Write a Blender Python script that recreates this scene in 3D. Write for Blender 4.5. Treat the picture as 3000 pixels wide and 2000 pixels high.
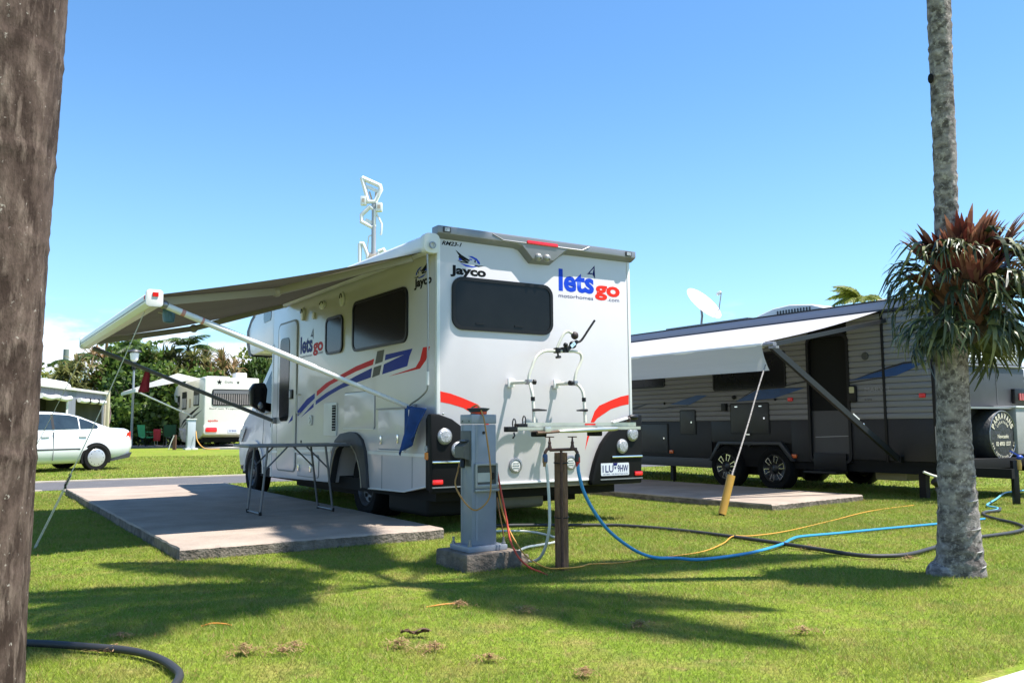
import bpy, bmesh, math, random
import numpy as np
from mathutils import Vector, Matrix, Euler, Quaternion

for o in list(bpy.data.objects):
    bpy.data.objects.remove(o, do_unlink=True)
scene = bpy.context.scene
COL = scene.collection
rad = math.radians
rnd = random.Random(11)

# ------------------------------------------------------------------ camera
cam_data = bpy.data.cameras.new('camera')
cam_data.sensor_width = 36.0
cam_data.lens = 30.36
cam_data.clip_start = 0.05
cam_data.clip_end = 2000.0
cam = bpy.data.objects.new('camera', cam_data)
COL.objects.link(cam)
PITCH, ROLL, CAM_H = 5.61, -0.33, 1.03
fwd = Vector((0, math.cos(rad(PITCH)), math.sin(rad(PITCH))))
up0 = Vector((0, -math.sin(rad(PITCH)), math.cos(rad(PITCH))))
rt = math.cos(rad(ROLL)) * Vector((1, 0, 0)) + math.sin(rad(ROLL)) * up0
upv = -math.sin(rad(ROLL)) * Vector((1, 0, 0)) + math.cos(rad(ROLL)) * up0
M = Matrix((rt, upv, -fwd)).transposed().to_4x4()
M.translation = Vector((0, 0, CAM_H))
cam.matrix_world = M
scene.camera = cam

# ------------------------------------------------------------------ sky, sun, exposure
SUN = Vector((0.446, -0.082, 1.0)).normalized()          # direction towards the sun
sun_el = math.asin(SUN.z)
sun_az = math.atan2(SUN.x, SUN.y)
world = bpy.data.worlds.new('World')
scene.world = world
world.use_nodes = True
wn, wl = world.node_tree.nodes, world.node_tree.links
wn.clear()
w_out = wn.new('ShaderNodeOutputWorld')
w_bg = wn.new('ShaderNodeBackground')
w_bg.inputs['Strength'].default_value = 0.092
sky = wn.new('ShaderNodeTexSky')
sky.sky_type = 'NISHITA'
sky.sun_disc = False
sky.sun_elevation = sun_el
sky.sun_rotation = sun_az
sky.altitude = 0.0
sky.air_density = 1.0
sky.dust_density = 0.35
sky.ozone_density = 2.2
# thin fair-weather clouds low over the horizon, laid out by direction only
tc = wn.new('ShaderNodeTexCoord')
sep = wn.new('ShaderNodeSeparateXYZ')
wl.new(tc.outputs['Generated'], sep.inputs[0])
mp = wn.new('ShaderNodeMapping')
mp.inputs['Scale'].default_value = (8.0, 8.0, 24.0)
mp.inputs['Location'].default_value = (1.3, 0.4, 0.2)
wl.new(tc.outputs['Generated'], mp.inputs[0])
cn = wn.new('ShaderNodeTexNoise')
cn.inputs['Scale'].default_value = 1.0
cn.inputs['Detail'].default_value = 7.0
cn.inputs['Roughness'].default_value = 0.55
wl.new(mp.outputs[0], cn.inputs['Vector'])
def wmath(op, a, b=None, clamp=False):
    n = wn.new('ShaderNodeMath'); n.operation = op; n.use_clamp = clamp
    for i, v in enumerate((a, b)):
        if v is None: continue
        if isinstance(v, (int, float)): n.inputs[i].default_value = v
        else: wl.new(v, n.inputs[i])
    return n.outputs[0]
def wramp(val, a, b):
    n = wn.new('ShaderNodeMapRange'); n.clamp = True; n.interpolation_type = 'SMOOTHSTEP'
    wl.new(val, n.inputs[0]); n.inputs[1].default_value = a; n.inputs[2].default_value = b
    return n.outputs[0]
low = wmath('SUBTRACT', 1.0, wramp(sep.outputs['Z'], 0.07, 0.15))
shape = wramp(wmath('ADD', cn.outputs['Fac'], wmath('MULTIPLY', low, 0.15)), 0.57, 0.70)
fac = wmath('MULTIPLY', shape, low, True)
hz = wmath('SUBTRACT', 1.0, wramp(sep.outputs['Z'], -0.05, 0.42))
mixh = wn.new('ShaderNodeMix'); mixh.data_type = 'RGBA'
wl.new(wmath('MULTIPLY', hz, 0.30), mixh.inputs[0])
hsv = wn.new('ShaderNodeHueSaturation')
hsv.inputs['Saturation'].default_value = 1.12
hsv.inputs['Value'].default_value = 1.0
wl.new(sky.outputs[0], hsv.inputs['Color'])
tintn = wn.new('ShaderNodeMix'); tintn.data_type = 'RGBA'; tintn.blend_type = 'MULTIPLY'; tintn.inputs[0].default_value = 1.0
wl.new(hsv.outputs[0], tintn.inputs[6]); tintn.inputs[7].default_value = (0.84, 1.06, 1.16, 1)
wl.new(tintn.outputs[2], mixh.inputs[6])
mixh.inputs[7].default_value = (2.9, 4.5, 6.3, 1)
mixc = wn.new('ShaderNodeMix'); mixc.data_type = 'RGBA'
wl.new(fac, mixc.inputs[0])
wl.new(mixh.outputs[2], mixc.inputs[6])
mixc.inputs[7].default_value = (6.4, 6.8, 7.4, 1)
wl.new(mixc.outputs[2], w_bg.inputs['Color'])
wl.new(w_bg.outputs[0], w_out.inputs[0])

sun_data = bpy.data.lights.new('sun', 'SUN')
sun_data.energy = 4.6
sun_data.angle = rad(0.55)
sun_data.color = (1.0, 0.955, 0.89)
sun = bpy.data.objects.new('sun', sun_data)
COL.objects.link(sun)
sun.location = SUN * 60
sun.rotation_euler = SUN.to_track_quat('Z', 'Y').to_euler()

scene.view_settings.view_transform = 'Standard'
scene.view_settings.look = 'None'
scene.view_settings.exposure = 1.22
scene.view_settings.gamma = 1.0
scene.view_settings.use_curve_mapping = False
scene.cycles.max_bounces = 8
scene.cycles.transparent_max_bounces = 12
scene.cycles.use_denoising = True

# ------------------------------------------------------------------ materials
def srgb(r, g, b):
    f = lambda c: (c / 255 / 12.92) if c / 255 <= 0.04045 else ((c / 255 + 0.055) / 1.055) ** 2.4
    return (f(r), f(g), f(b))

MATS = {}
def mat(name, col, rough=0.5, metal=0.0, spec=0.5, var=0.0, vscale=6.0, bump=0.0, bscale=40.0,
        coat=0.0, trans=0.0, alpha=1.0, col2=None, stretch=(1, 1, 1), emit=None):
    if name in MATS: return MATS[name]
    m = bpy.data.materials.new(name); m.use_nodes = True
    nt = m.node_tree; n = nt.nodes; l = nt.links
    p = n['Principled BSDF']; out = n['Material Output']
    p.inputs['Base Color'].default_value = (*col, 1)
    p.inputs['Roughness'].default_value = rough
    p.inputs['Metallic'].default_value = metal
    p.inputs['Specular IOR Level'].default_value = spec
    p.inputs['Coat Weight'].default_value = coat
    p.inputs['Coat Roughness'].default_value = 0.08
    p.inputs['Alpha'].default_value = alpha
    if emit:
        p.inputs['Emission Color'].default_value = (*emit[0], 1); p.inputs['Emission Strength'].default_value = emit[1]
    if var or bump:
        t = n.new('ShaderNodeTexCoord'); mp = n.new('ShaderNodeMapping')
        mp.inputs['Scale'].default_value = stretch
        l.new(t.outputs['Object'], mp.inputs[0])
    if var:
        ns = n.new('ShaderNodeTexNoise'); ns.inputs['Scale'].default_value = vscale
        ns.inputs['Detail'].default_value = 6; ns.inputs['Roughness'].default_value = 0.62
        l.new(mp.outputs[0], ns.inputs['Vector'])
        r = n.new('ShaderNodeValToRGB')
        c2 = col2 if col2 else tuple(c * (1 - var) for c in col)
        r.color_ramp.elements[0].position = 0.32; r.color_ramp.elements[0].color = (*c2, 1)
        r.color_ramp.elements[1].position = 0.68; r.color_ramp.elements[1].color = (*col, 1)
        l.new(ns.outputs['Fac'], r.inputs[0]); l.new(r.outputs[0], p.inputs['Base Color'])
    if bump:
        nb = n.new('ShaderNodeTexNoise'); nb.inputs['Scale'].default_value = bscale
        nb.inputs['Detail'].default_value = 5
        l.new(mp.outputs[0], nb.inputs['Vector'])
        b = n.new('ShaderNodeBump'); b.inputs['Strength'].default_value = bump; b.inputs['Distance'].default_value = 0.02
        l.new(nb.outputs['Fac'], b.inputs['Height']); l.new(b.outputs[0], p.inputs['Normal'])
    if trans:
        tr = n.new('ShaderNodeBsdfTranslucent'); tr.inputs['Color'].default_value = (*col, 1)
        mx = n.new('ShaderNodeMixShader'); mx.inputs[0].default_value = trans
        l.new(p.outputs[0], mx.inputs[1]); l.new(tr.outputs[0], mx.inputs[2]); l.new(mx.outputs[0], out.inputs[0])
    MATS[name] = m
    return m

def leaf_mat(name, cols, trans=0.35, rough=0.5, spec=0.35):
    """foliage: colour picked per leaf from the 'tint' attribute, some light passing through"""
    m = bpy.data.materials.new(name); m.use_nodes = True
    nt = m.node_tree; n = nt.nodes; l = nt.links
    p = n['Principled BSDF']; out = n['Material Output']
    a = n.new('ShaderNodeAttribute'); a.attribute_name = 'tint'
    r = n.new('ShaderNodeValToRGB')
    r.color_ramp.elements[0].color = (*cols[0], 1); r.color_ramp.elements[0].position = 0.0
    r.color_ramp.elements[1].color = (*cols[-1], 1); r.color_ramp.elements[1].position = 1.0
    for i, c in enumerate(cols[1:-1]):
        e = r.color_ramp.elements.new((i + 1) / (len(cols) - 1)); e.color = (*c, 1)
    l.new(a.outputs['Fac'], r.inputs[0]); l.new(r.outputs[0], p.inputs['Base Color'])
    p.inputs['Roughness'].default_value = rough; p.inputs['Specular IOR Level'].default_value = spec
    tr = n.new('ShaderNodeBsdfTranslucent'); l.new(r.outputs[0], tr.inputs['Color'])
    mx = n.new('ShaderNodeMixShader'); mx.inputs[0].default_value = trans
    l.new(p.outputs[0], mx.inputs[1]); l.new(tr.outputs[0], mx.inputs[2]); l.new(mx.outputs[0], out.inputs[0])
    return m

# ------------------------------------------------------------------ mesh helpers
class MB:
    def __init__(s): s.v = []; s.f = []; s.tint = None
    def add(s, vs, fs):
        k = len(s.v); s.v += [tuple(a) for a in vs]; s.f += [tuple(i + k for i in f) for f in fs]; return s
    def box(s, x0, x1, y0, y1, z0, z1):
        x0, x1 = min(x0, x1), max(x0, x1); y0, y1 = min(y0, y1), max(y0, y1); z0, z1 = min(z0, z1), max(z0, z1)
        return s.add([(x0, y0, z0), (x1, y0, z0), (x1, y1, z0), (x0, y1, z0), (x0, y0, z1), (x1, y0, z1), (x1, y1, z1), (x0, y1, z1)],
                     [(0, 3, 2, 1), (4, 5, 6, 7), (0, 1, 5, 4), (1, 2, 6, 5), (2, 3, 7, 6), (3, 0, 4, 7)])
    def bar(s, p0, p1, w, h, up=(0, 0, 1)):
        p0, p1 = Vector(p0), Vector(p1); d = (p1 - p0).normalized(); upv = Vector(up)
        if abs(d.dot(upv)) > 0.98: upv = Vector((1, 0, 0))
        a = d.cross(upv).normalized(); b = a.cross(d).normalized()
        vs = []
        for p in (p0, p1):
            for sa, sb in ((-1, -1), (1, -1), (1, 1), (-1, 1)):
                vs.append(p + a * sa * w / 2 + b * sb * h / 2)
        return s.add(vs, [(0, 1, 2, 3), (7, 6, 5, 4), (0, 4, 5, 1), (1, 5, 6, 2), (2, 6, 7, 3), (3, 7, 4, 0)])
    def tube(s, pts, r, n=8, caps=True):
        pts = [Vector(p) for p in pts]; m = len(pts)
        rs = r if isinstance(r, (list, tuple)) else [r] * m
        d0 = (pts[1] - pts[0]).normalized()
        ref = Vector((0, 0, 1)) if abs(d0.z) < 0.9 else Vector((1, 0, 0))
        a = d0.cross(ref).normalized(); vs = []
        for i, p in enumerate(pts):
            if i == 0: d = d0
            elif i == m - 1: d = (pts[i] - pts[i - 1]).normalized()
            else: d = ((pts[i] - pts[i - 1]).normalized() + (pts[i + 1] - pts[i]).normalized()).normalized()
            a = (a - d * a.dot(d)).normalized(); b = d.cross(a)
            for k in range(n):
                t = 2 * math.pi * k / n
                vs.append(p + (a * math.cos(t) + b * math.sin(t)) * rs[i])
        fs = []
        for i in range(m - 1):
            for k in range(n):
                k2 = (k + 1) % n
                fs.append((i * n + k, i * n + k2, (i + 1) * n + k2, (i + 1) * n + k))
        if caps:
            fs.append(tuple(range(n - 1, -1, -1))); fs.append(tuple((m - 1) * n + k for k in range(n)))
        return s.add(vs, fs)
    def prism(s, poly, fn, t0, t1):
        """poly of 2D points swept from t0 to t1; fn(a, b, t) gives the 3D point"""
        n = len(poly)
        vs = [fn(a, b, t0) for a, b in poly] + [fn(a, b, t1) for a, b in poly]
        fs = [tuple(range(n)), tuple(range(2 * n - 1, n - 1, -1))]
        fs += [(i, n + i, n + (i + 1) % n, (i + 1) % n) for i in range(n)]
        return s.add(vs, fs)
    def ring(s, outer, inner, fn, t0, t1):
        n = len(outer)
        vs = [fn(a, b, t) for t in (t0, t1) for loop in (outer, inner) for a, b in loop]
        O0, I0, O1, I1 = 0, n, 2 * n, 3 * n; fs = []
        for i in range(n):
            j = (i + 1) % n
            fs += [(O0 + i, O0 + j, I0 + j, I0 + i), (O1 + j, O1 + i, I1 + i, I1 + j),
                   (O0 + j, O0 + i, O1 + i, O1 + j), (I0 + i, I0 + j, I1 + j, I1 + i)]
        return s.add(vs, fs)
    def grid(s, fn, nu, nv):
        vs = [fn(i / nu, j / nv) for i in range(nu + 1) for j in range(nv + 1)]
        fs = [(i * (nv + 1) + j, (i + 1) * (nv + 1) + j, (i + 1) * (nv + 1) + j + 1, i * (nv + 1) + j + 1) for i in range(nu) for j in range(nv)]
        return s.add(vs, fs)
    def lathe(s, prof, c, axis, n=24, caps=True):
        """profile of (radius, offset along axis)"""
        ax = Vector(axis).normalized(); ref = Vector((0, 0, 1)) if abs(ax.z) < 0.9 else Vector((1, 0, 0))
        a = ax.cross(ref).normalized(); b = ax.cross(a); c = Vector(c); m = len(prof); vs = []
        for r, t in prof:
            for k in range(n):
                q = 2 * math.pi * k / n
                vs.append(c + ax * t + (a * math.cos(q) + b * math.sin(q)) * r)
        fs = [(i * n + k, i * n + (k + 1) % n, (i + 1) * n + (k + 1) % n, (i + 1) * n + k) for i in range(m - 1) for k in range(n)]
        if caps: fs += [tuple(range(n - 1, -1, -1)), tuple((m - 1) * n + k for k in range(n))]
        return s.add(vs, fs)
    def ball(s, c, r, nu=12, nv=8):
        if isinstance(r, (int, float)): r = (r, r, r)
        vs = [(c[0], c[1], c[2] - r[2])]
        for j in range(1, nv):
            t = -math.pi / 2 + math.pi * j / nv
            for k in range(nu):
                q = 2 * math.pi * k / nu
                vs.append((c[0] + r[0] * math.cos(t) * math.cos(q), c[1] + r[1] * math.cos(t) * math.sin(q), c[2] + r[2] * math.sin(t)))
        vs.append((c[0], c[1], c[2] + r[2])); fs = []
        for k in range(nu): fs.append((0, 1 + (k + 1) % nu, 1 + k))
        for j in range(nv - 2):
            for k in range(nu):
                a0 = 1 + j * nu + k; a1 = 1 + j * nu + (k + 1) % nu
                fs.append((a0, a1, a1 + nu, a0 + nu))
        t = len(vs) - 1; b0 = 1 + (nv - 2) * nu
        for k in range(nu): fs.append((b0 + k, b0 + (k + 1) % nu, t))
        return s.add(vs, fs)

def mk(name, mb, material, parent=None, bevel=0.0, smooth=38, seg=2, fix=True):
    me = bpy.data.meshes.new(name)
    if isinstance(mb, MB):
        me.from_pydata(mb.v, [], mb.f)
        if fix or bevel:
            bm = bmesh.new(); bm.from_mesh(me)
            if fix: bmesh.ops.recalc_face_normals(bm, faces=bm.faces)
            if bevel:
                es = [e for e in bm.edges if len(e.link_faces) == 2 and e.calc_face_angle(0) > rad(25)]
                bmesh.ops.bevel(bm, geom=es, offset=bevel, segments=seg, affect='EDGES', profile=0.6, clamp_overlap=True)
            bm.to_mesh(me); bm.free()
        if mb.tint is not None:
            at = me.attributes.new('tint', 'FLOAT', 'FACE')
            at.data.foreach_set('value', np.asarray(mb.tint, dtype=np.float32))
    else:
        me = mb
    me.update()
    if smooth:
        me.polygons.foreach_set('use_smooth', [True] * len(me.polygons))
        try: me.set_sharp_from_angle(angle=rad(smooth))
        except Exception: pass
    if material is not None:
        me.materials.clear(); me.materials.append(material)
    o = bpy.data.objects.new(name, me); COL.objects.link(o)
    if parent is not None: o.parent = parent
    return o

def tag(o, label=None, cat=None, group=None, kind=None):
    if label: o['label'] = label
    if cat: o['category'] = cat
    if group: o['group'] = group
    if kind: o['kind'] = kind
    return o

def thing(name, label, cat, loc=(0, 0, 0), rz=0.0, group=None):
    o = bpy.data.objects.new(name, None); COL.objects.link(o)
    o.empty_display_size = 0.2
    o.location = loc; o.rotation_euler = (0, 0, rz)
    return tag(o, label, cat, group)

def copy_tree(o, parent=None):
    c = o.copy(); COL.objects.link(c)
    if parent is not None: c.parent = parent
    for ch in list(o.children): copy_tree(ch, c)
    return c

def rrect(a0, a1, b0, b1, r, n=5):
    pts = []
    for cx, cy, s0 in ((a1 - r, b1 - r, 0), (a0 + r, b1 - r, 90), (a0 + r, b0 + r, 180), (a1 - r, b0 + r, 270)):
        for k in range(n + 1):
            t = rad(s0 + 90 * k / n); pts.append((cx + r * math.cos(t), cy + r * math.sin(t)))
    return pts
def disc(a, b, ra, rb=None, n=28):
    rb = rb or ra
    return [(a + ra * math.cos(2 * math.pi * k / n), b + rb * math.sin(2 * math.pi * k / n)) for k in range(n)]
def smooth_path(pts, n=6):
    """Catmull-Rom through the points"""
    P = [Vector(p) for p in pts]; P = [P[0] * 2 - P[1]] + P + [P[-1] * 2 - P[-2]]; out = []
    for i in range(1, len(P) - 2):
        for k in range(n):
            t = k / n; a, b, c, d = P[i - 1], P[i], P[i + 1], P[i + 2]
            out.append(0.5 * ((2 * b) + (c - a) * t + (2 * a - 5 * b + 4 * c - d) * t * t + (3 * b - a - 3 * c + d) * t ** 3))
    out.append(P[-2]); return out

def text_mesh(body, fn, a0, b0, width, height, bold=0.0, shear=0.0):
    """lettering as a flat mesh: its box is fitted to width x height from (a0, b0) and mapped by fn(a, b)"""
    cu = bpy.data.curves.new('lettering', 'FONT'); cu.body = body; cu.size = 1.0
    cu.offset = bold; cu.shear = shear; cu.resolution_u = 3; cu.fill_mode = 'FRONT'
    ob = bpy.data.objects.new('lettering_source', cu); COL.objects.link(ob)
    dg = bpy.context.evaluated_depsgraph_get(); dg.update()
    me = bpy.data.meshes.new_from_object(ob.evaluated_get(dg))
    bpy.data.objects.remove(ob, do_unlink=True); bpy.data.curves.remove(cu)
    xs = [v.co.x for v in me.vertices]; ys = [v.co.y for v in me.vertices]
    x0, x1, y0, y1 = min(xs), max(xs), min(ys), max(ys)
    for v in me.vertices:
        v.co = fn(a0 + (v.co.x - x0) / (x1 - x0) * width, b0 + (v.co.y - y0) / (y1 - y0) * height)
    me.name = 'lettering'
    return me

def ground_z(y):
    return 0.0 if y < 24 else min((y - 24) * 0.012, 0.43)

# the site's grid: the parked vehicles all stand parallel; R points to their right, F forward
YAW = rad(32.906)
R2 = Vector((math.cos(YAW), math.sin(YAW), 0)); F2 = Vector((-math.sin(YAW), math.cos(YAW), 0))
ORI = Vector((-0.728, 8.34, 0))
def site(u, v, z=0.0): return ORI + F2 * u + R2 * v + Vector((0, 0, z))
# ================================================================== SETTING
# ---- lawn material: shared by the ground sheet and the blades
def lawn_material(name, blades):
    m = bpy.data.materials.new(name); m.use_nodes = True
    nt = m.node_tree; n = nt.nodes; l = nt.links
    p = n['Principled BSDF']; out = n['Material Output']
    g = n.new('ShaderNodeNewGeometry')
    def noise(scale, det=4, off=0.0):
        mp = n.new('ShaderNodeMapping'); mp.inputs['Location'].default_value = (off, off * 1.7, 0)
        mp.inputs['Scale'].default_value = (1, 1, 0.0)
        l.new(g.outputs['Position'], mp.inputs[0])
        t = n.new('ShaderNodeTexNoise'); t.inputs['Scale'].default_value = scale; t.inputs['Detail'].default_value = det
        l.new(mp.outputs[0], t.inputs['Vector']); return t.outputs['Fac']
    def rng(v, a, b):
        t = n.new('ShaderNodeMapRange'); t.clamp = True; l.new(v, t.inputs[0]); t.inputs[1].default_value = a; t.inputs[2].default_value = b
        return t.outputs[0]
    def mix(f, a, b):
        t = n.new('ShaderNodeMix'); t.data_type = 'RGBA'
        if isinstance(f, float): t.inputs[0].default_value = f
        else: l.new(f, t.inputs[0])
        for i, c in ((6, a), (7, b)):
            if isinstance(c, tuple): t.inputs[i].default_value = (*c, 1)
            else: l.new(c, t.inputs[i])
        return t.outputs[2]
    def mul(a, b):
        t = n.new('ShaderNodeMath'); t.operation = 'MULTIPLY'; l.new(a, t.inputs[0])
        if isinstance(b, float): t.inputs[1].default_value = b
        else: l.new(b, t.inputs[1])
        return t.outputs[0]
    base = mix(rng(noise(0.9, 5), 0.35, 0.65), (0.165, 0.245, 0.022), (0.235, 0.295, 0.032))
    base = mix(mul(rng(noise(2.6, 6, 4.0), 0.48, 0.70), 0.62), base, (0.33, 0.26, 0.085))
    base = mix(mul(rng(noise(9.0, 5, 7.0), 0.54, 0.72), 0.6), base, (0.34, 0.23, 0.11))
    base = mix(mul(rng(noise(5.0, 5, 12.0), 0.52, 0.68), 0.5), base, (0.07, 0.15, 0.018))
    base = mix(mul(rng(noise(0.45, 3, 9.0), 0.52, 0.7), 0.45), base, (0.115, 0.215, 0.02))
    if blades:
        a = n.new('ShaderNodeAttribute'); a.attribute_name = 'tint'
        base = mix(rng(a.outputs['Fac'], 0.55, 1.0), base, (0.36, 0.37, 0.10))
        dry = n.new('ShaderNodeMath'); dry.operation = 'LESS_THAN'; dry.inputs[1].default_value = 0.07
        l.new(a.outputs['Fac'], dry.inputs[0])
        base = mix(dry.outputs[0], base, (0.38, 0.25, 0.11))
    else:
        base = mix(mul(rng(noise(38.0, 6, 2.0), 0.35, 0.7), 0.65), base, (0.075, 0.092, 0.018))
    l.new(base, p.inputs['Base Color'])
    p.inputs['Roughness'].default_value = 0.55 if blades else 0.9
    p.inputs['Specular IOR Level'].default_value = 0.25 if blades else 0.1
    if blades:
        tr = n.new('ShaderNodeBsdfTranslucent'); l.new(base, tr.inputs['Color'])
        mx = n.new('ShaderNodeMixShader'); mx.inputs[0].default_value = 0.45
        l.new(p.outputs[0], mx.inputs[1]); l.new(tr.outputs[0], mx.inputs[2]); l.new(mx.outputs[0], out.inputs[0])
    else:
        b = n.new('ShaderNodeBump'); b.inputs['Strength'].default_value = 0.6; b.inputs['Distance'].default_value = 0.03
        l.new(noise(60.0, 6), b.inputs['Height']); l.new(b.outputs[0], p.inputs['Normal'])
    return m

lawn = MB()
ys = [-40, 0, 8, 16, 24, 30, 36, 42, 48, 54, 60, 90, 160, 600]
xs = [-500, -60, -30, -15, 0, 15, 30, 60, 500]
lawn.v = [(x, y, ground_z(y)) for y in ys for x in xs]
lawn.f = [(j * len(xs) + i, j * len(xs) + i + 1, (j + 1) * len(xs) + i + 1, (j + 1) * len(xs) + i) for j in range(len(ys) - 1) for i in range(len(xs) - 1)]
tag(mk('lawn', lawn, lawn_material('lawn_soil', False), smooth=0), kind='structure')

concrete = mat('concrete', (0.37, 0.30, 0.245), 0.9, var=0.3, vscale=2.2, bump=0.35, bscale=30, spec=0.2)
concrete_edge = mat('rough_concrete', (0.25, 0.21, 0.17), 0.95, var=0.6, vscale=9, bump=0.9, bscale=45, spec=0.1)
asphalt = mat('asphalt', (0.115, 0.112, 0.118), 0.95, var=0.2, vscale=3, bump=0.4, bscale=120, spec=0.2)

def sheet(name, corners, z0, z1, m, kind='structure', edge_mat=None, chip=0.0, n=1):
    """a slab with a slightly uneven rim"""
    mb = MB(); rim = []
    k = len(corners)
    for i in range(k):
        a, b = Vector(corners[i]), Vector(corners[(i + 1) % k])
        for s in range(n):
            p = a.lerp(b, s / n)
            if chip and s: p = p + Vector((rnd.uniform(-chip, chip), rnd.uniform(-chip, chip), 0))
            rim.append(p)
    N = len(rim)
    inner = []
    cen = sum((Vector(c) for c in corners), Vector()) / k
    for p in rim:
        d = (cen - p).normalized(); inner.append(p + d * (0.018 if chip else 0.004))
    mb.v = [(p.x, p.y, z0) for p in rim] + [(p.x, p.y, z1 - (0.012 if chip else 0.0) - (rnd.random() * chip)) for p in rim] + [(p.x, p.y, z1) for p in inner]
    mb.f = [(i, (i + 1) % N, N + (i + 1) % N, N + i) for i in range(N)] + [(N + i, N + (i + 1) % N, 2 * N + (i + 1) % N, 2 * N + i) for i in range(N)]
    mb.f.append(tuple(range(2 * N, 3 * N)))
    o = mk(name, mb, m, smooth=0)
    if edge_mat:
        o.data.materials.append(edge_mat)
        for p in o.data.polygons:
            if p.index < N: p.material_index = 1
    return tag(o, kind=kind)

sheet('concrete_slab', [site(-0.24, -2.38), site(-0.24, -0.05), site(7.9, 0.05), site(7.88, -2.37)], -0.1, 0.1, concrete, edge_mat=concrete_edge, chip=0.007, n=60)
sheet('concrete_slab', [site(-0.3, 4.36), site(-0.06, 6.45), site(9.0, 6.45), site(9.0, 3.9)], -0.1, 0.085, concrete, edge_mat=concrete_edge, chip=0.007, n=50)
sheet('road', [site(9.15, -60), site(9.15, 40), site(11.55, 40), site(11.55, -60)], -0.05, 0.006, asphalt)
kerb_m = mat('pale_kerb', (0.5, 0.44, 0.36), 0.9, var=0.3, vscale=3)
sheet('kerb', [site(11.55, -60), site(11.55, 40), site(11.72, 40), site(11.72, -60)], -0.05, 0.03, kerb_m)
sheet('kerb', [site(9.03, -60), site(9.03, -2.6), site(9.15, -2.6), site(9.15, -60)], -0.05, 0.02, kerb_m)
white_conc = mat('pale_concrete', (0.50, 0.46, 0.42), 0.9, var=0.2, vscale=4, bump=0.3, bscale=60)
sheet('path', [site(-5.47, -1.6), site(-5.47, 9.0), site(-7.2, 9.0), site(-7.2, -1.6)], -0.05, 0.03, white_conc, chip=0.004, n=40)
sheet('driveway', [site(7.95, -2.3), site(7.95, 0.0), site(9.1, 0.0), site(9.1, -2.3)], -0.05, 0.02, concrete)
sheet('concrete_slab', [(-12.9, 36.2, 0), (-8.0, 36.2, 0), (-8.5, 39.0, 0), (-11.5, 39.0, 0)], -0.1, 0.22, white_conc)
far_pad = mat('dark_pad', (0.16, 0.15, 0.16), 0.9, var=0.2)
sheet('concrete_slab', [(-18.2, 38.2, 0), (-12.2, 38.2, 0), (-13.5, 43, 0), (-20, 43, 0)], -0.1, 0.24, far_pad)

# ---- grass blades, denser where the camera sees them larger
def in_quad(px, py, q):
    ok = np.ones(len(px), bool); n = len(q)
    cx = sum(a.x for a in q) / n; cy = sum(a.y for a in q) / n
    for i in range(n):
        a, b = q[i], q[(i + 1) % n]
        s = (b.x - a.x) * (py - a.y) - (b.y - a.y) * (px - a.x)
        s0 = (b.x - a.x) * (cy - a.y) - (b.y - a.y) * (cx - a.x)
        ok &= (s * s0 > 0)
    return ok
PED = Vector((-0.258, 6.538, 0))         # the power pedestal
HOLES = [[site(-0.24, -2.38), site(-0.24, -0.05), site(7.9, 0.05), site(7.88, -2.37)],
         [site(-0.3, 4.36), site(-0.06, 6.45), site(9.0, 6.45), site(9.0, 3.9)],
         [site(9.0, -60), site(9.0, 40), site(11.74, 40), site(11.74, -60)],
         [site(-5.36, -1.6), site(-5.36, 9.0), site(-7.2, 9.0), site(-7.2, -1.6)],
         [site(7.9, -2.3), site(7.9, 0.0), site(9.1, 0.0), site(9.1, -2.3)],
         [PED + R2 * a * 0.235 + F2 * b * 0.235 for a, b in ((-1, -1), (1, -1), (1, 1), (-1, 1))]]
def blades(name, N, y0, y1, power, hgt, wid, seed):
    g = np.random.default_rng(seed)
    e = 2 - power
    Y = (y0 ** e + g.random(N) * (y1 ** e - y0 ** e)) ** (1 / e)
    X = (g.random(N) * 2 - 1) * (0.66 * Y + 0.7)
    keep = np.ones(N, bool)
    for q in HOLES: keep &= ~in_quad(X, Y, q)
    X, Y = X[keep], Y[keep]; N = len(X)
    # longer tufts in soft patches
    patch = 0.75 + 0.35 * np.sin(X * 2.1 + 1.3 * np.sin(Y * 1.7)) * np.sin(Y * 2.6 + X) + 0.25 * g.random(N)
    sc = np.clip(Y / 6.0, 0.8, 3.0)
    h = hgt * patch * (0.55 + 0.9 * g.random(N)) * (0.8 + 0.2 * sc)
    w = wid * sc * (0.6 + 0.8 * g.random(N))
    th = g.random(N) * 2 * np.pi; ph = g.random(N) * 2 * np.pi
    lean = h * (0.3 + 1.3 * g.random(N))
    Z = np.where(Y < 24, 0, np.minimum((Y - 24) * 0.012, 0.43))
    V = np.zeros((N, 3, 3), np.float32)
    V[:, 0] = np.stack([X - np.cos(th) * w / 2, Y - np.sin(th) * w / 2, Z - 0.002], 1)
    V[:, 1] = np.stack([X + np.cos(th) * w / 2, Y + np.sin(th) * w / 2, Z - 0.002], 1)
    V[:, 2] = np.stack([X + np.cos(ph) * lean, Y + np.sin(ph) * lean, Z + h], 1)
    me = bpy.data.meshes.new(name)
    me.vertices.add(N * 3); me.loops.add(N * 3); me.polygons.add(N)
    me.vertices.foreach_set('co', V.reshape(-1))
    me.loops.foreach_set('vertex_index', np.arange(N * 3, dtype=np.int32))
    me.polygons.foreach_set('loop_start', np.arange(0, N * 3, 3, dtype=np.int32))
    me.update(calc_edges=True)
    at = me.attributes.new('tint', 'FLOAT', 'FACE'); at.data.foreach_set('value', g.random(N).astype(np.float32))
    o = mk(name, me, MATS_GRASS, smooth=0)
    return tag(o, 'short mown green lawn grass with pale dry blades', 'grass', kind='stuff')
MATS_GRASS = lawn_material('grass_blades', True)
blades('grass', 900000, 3.2, 14.0, 1.1, 0.021, 0.0044, 3)
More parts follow.
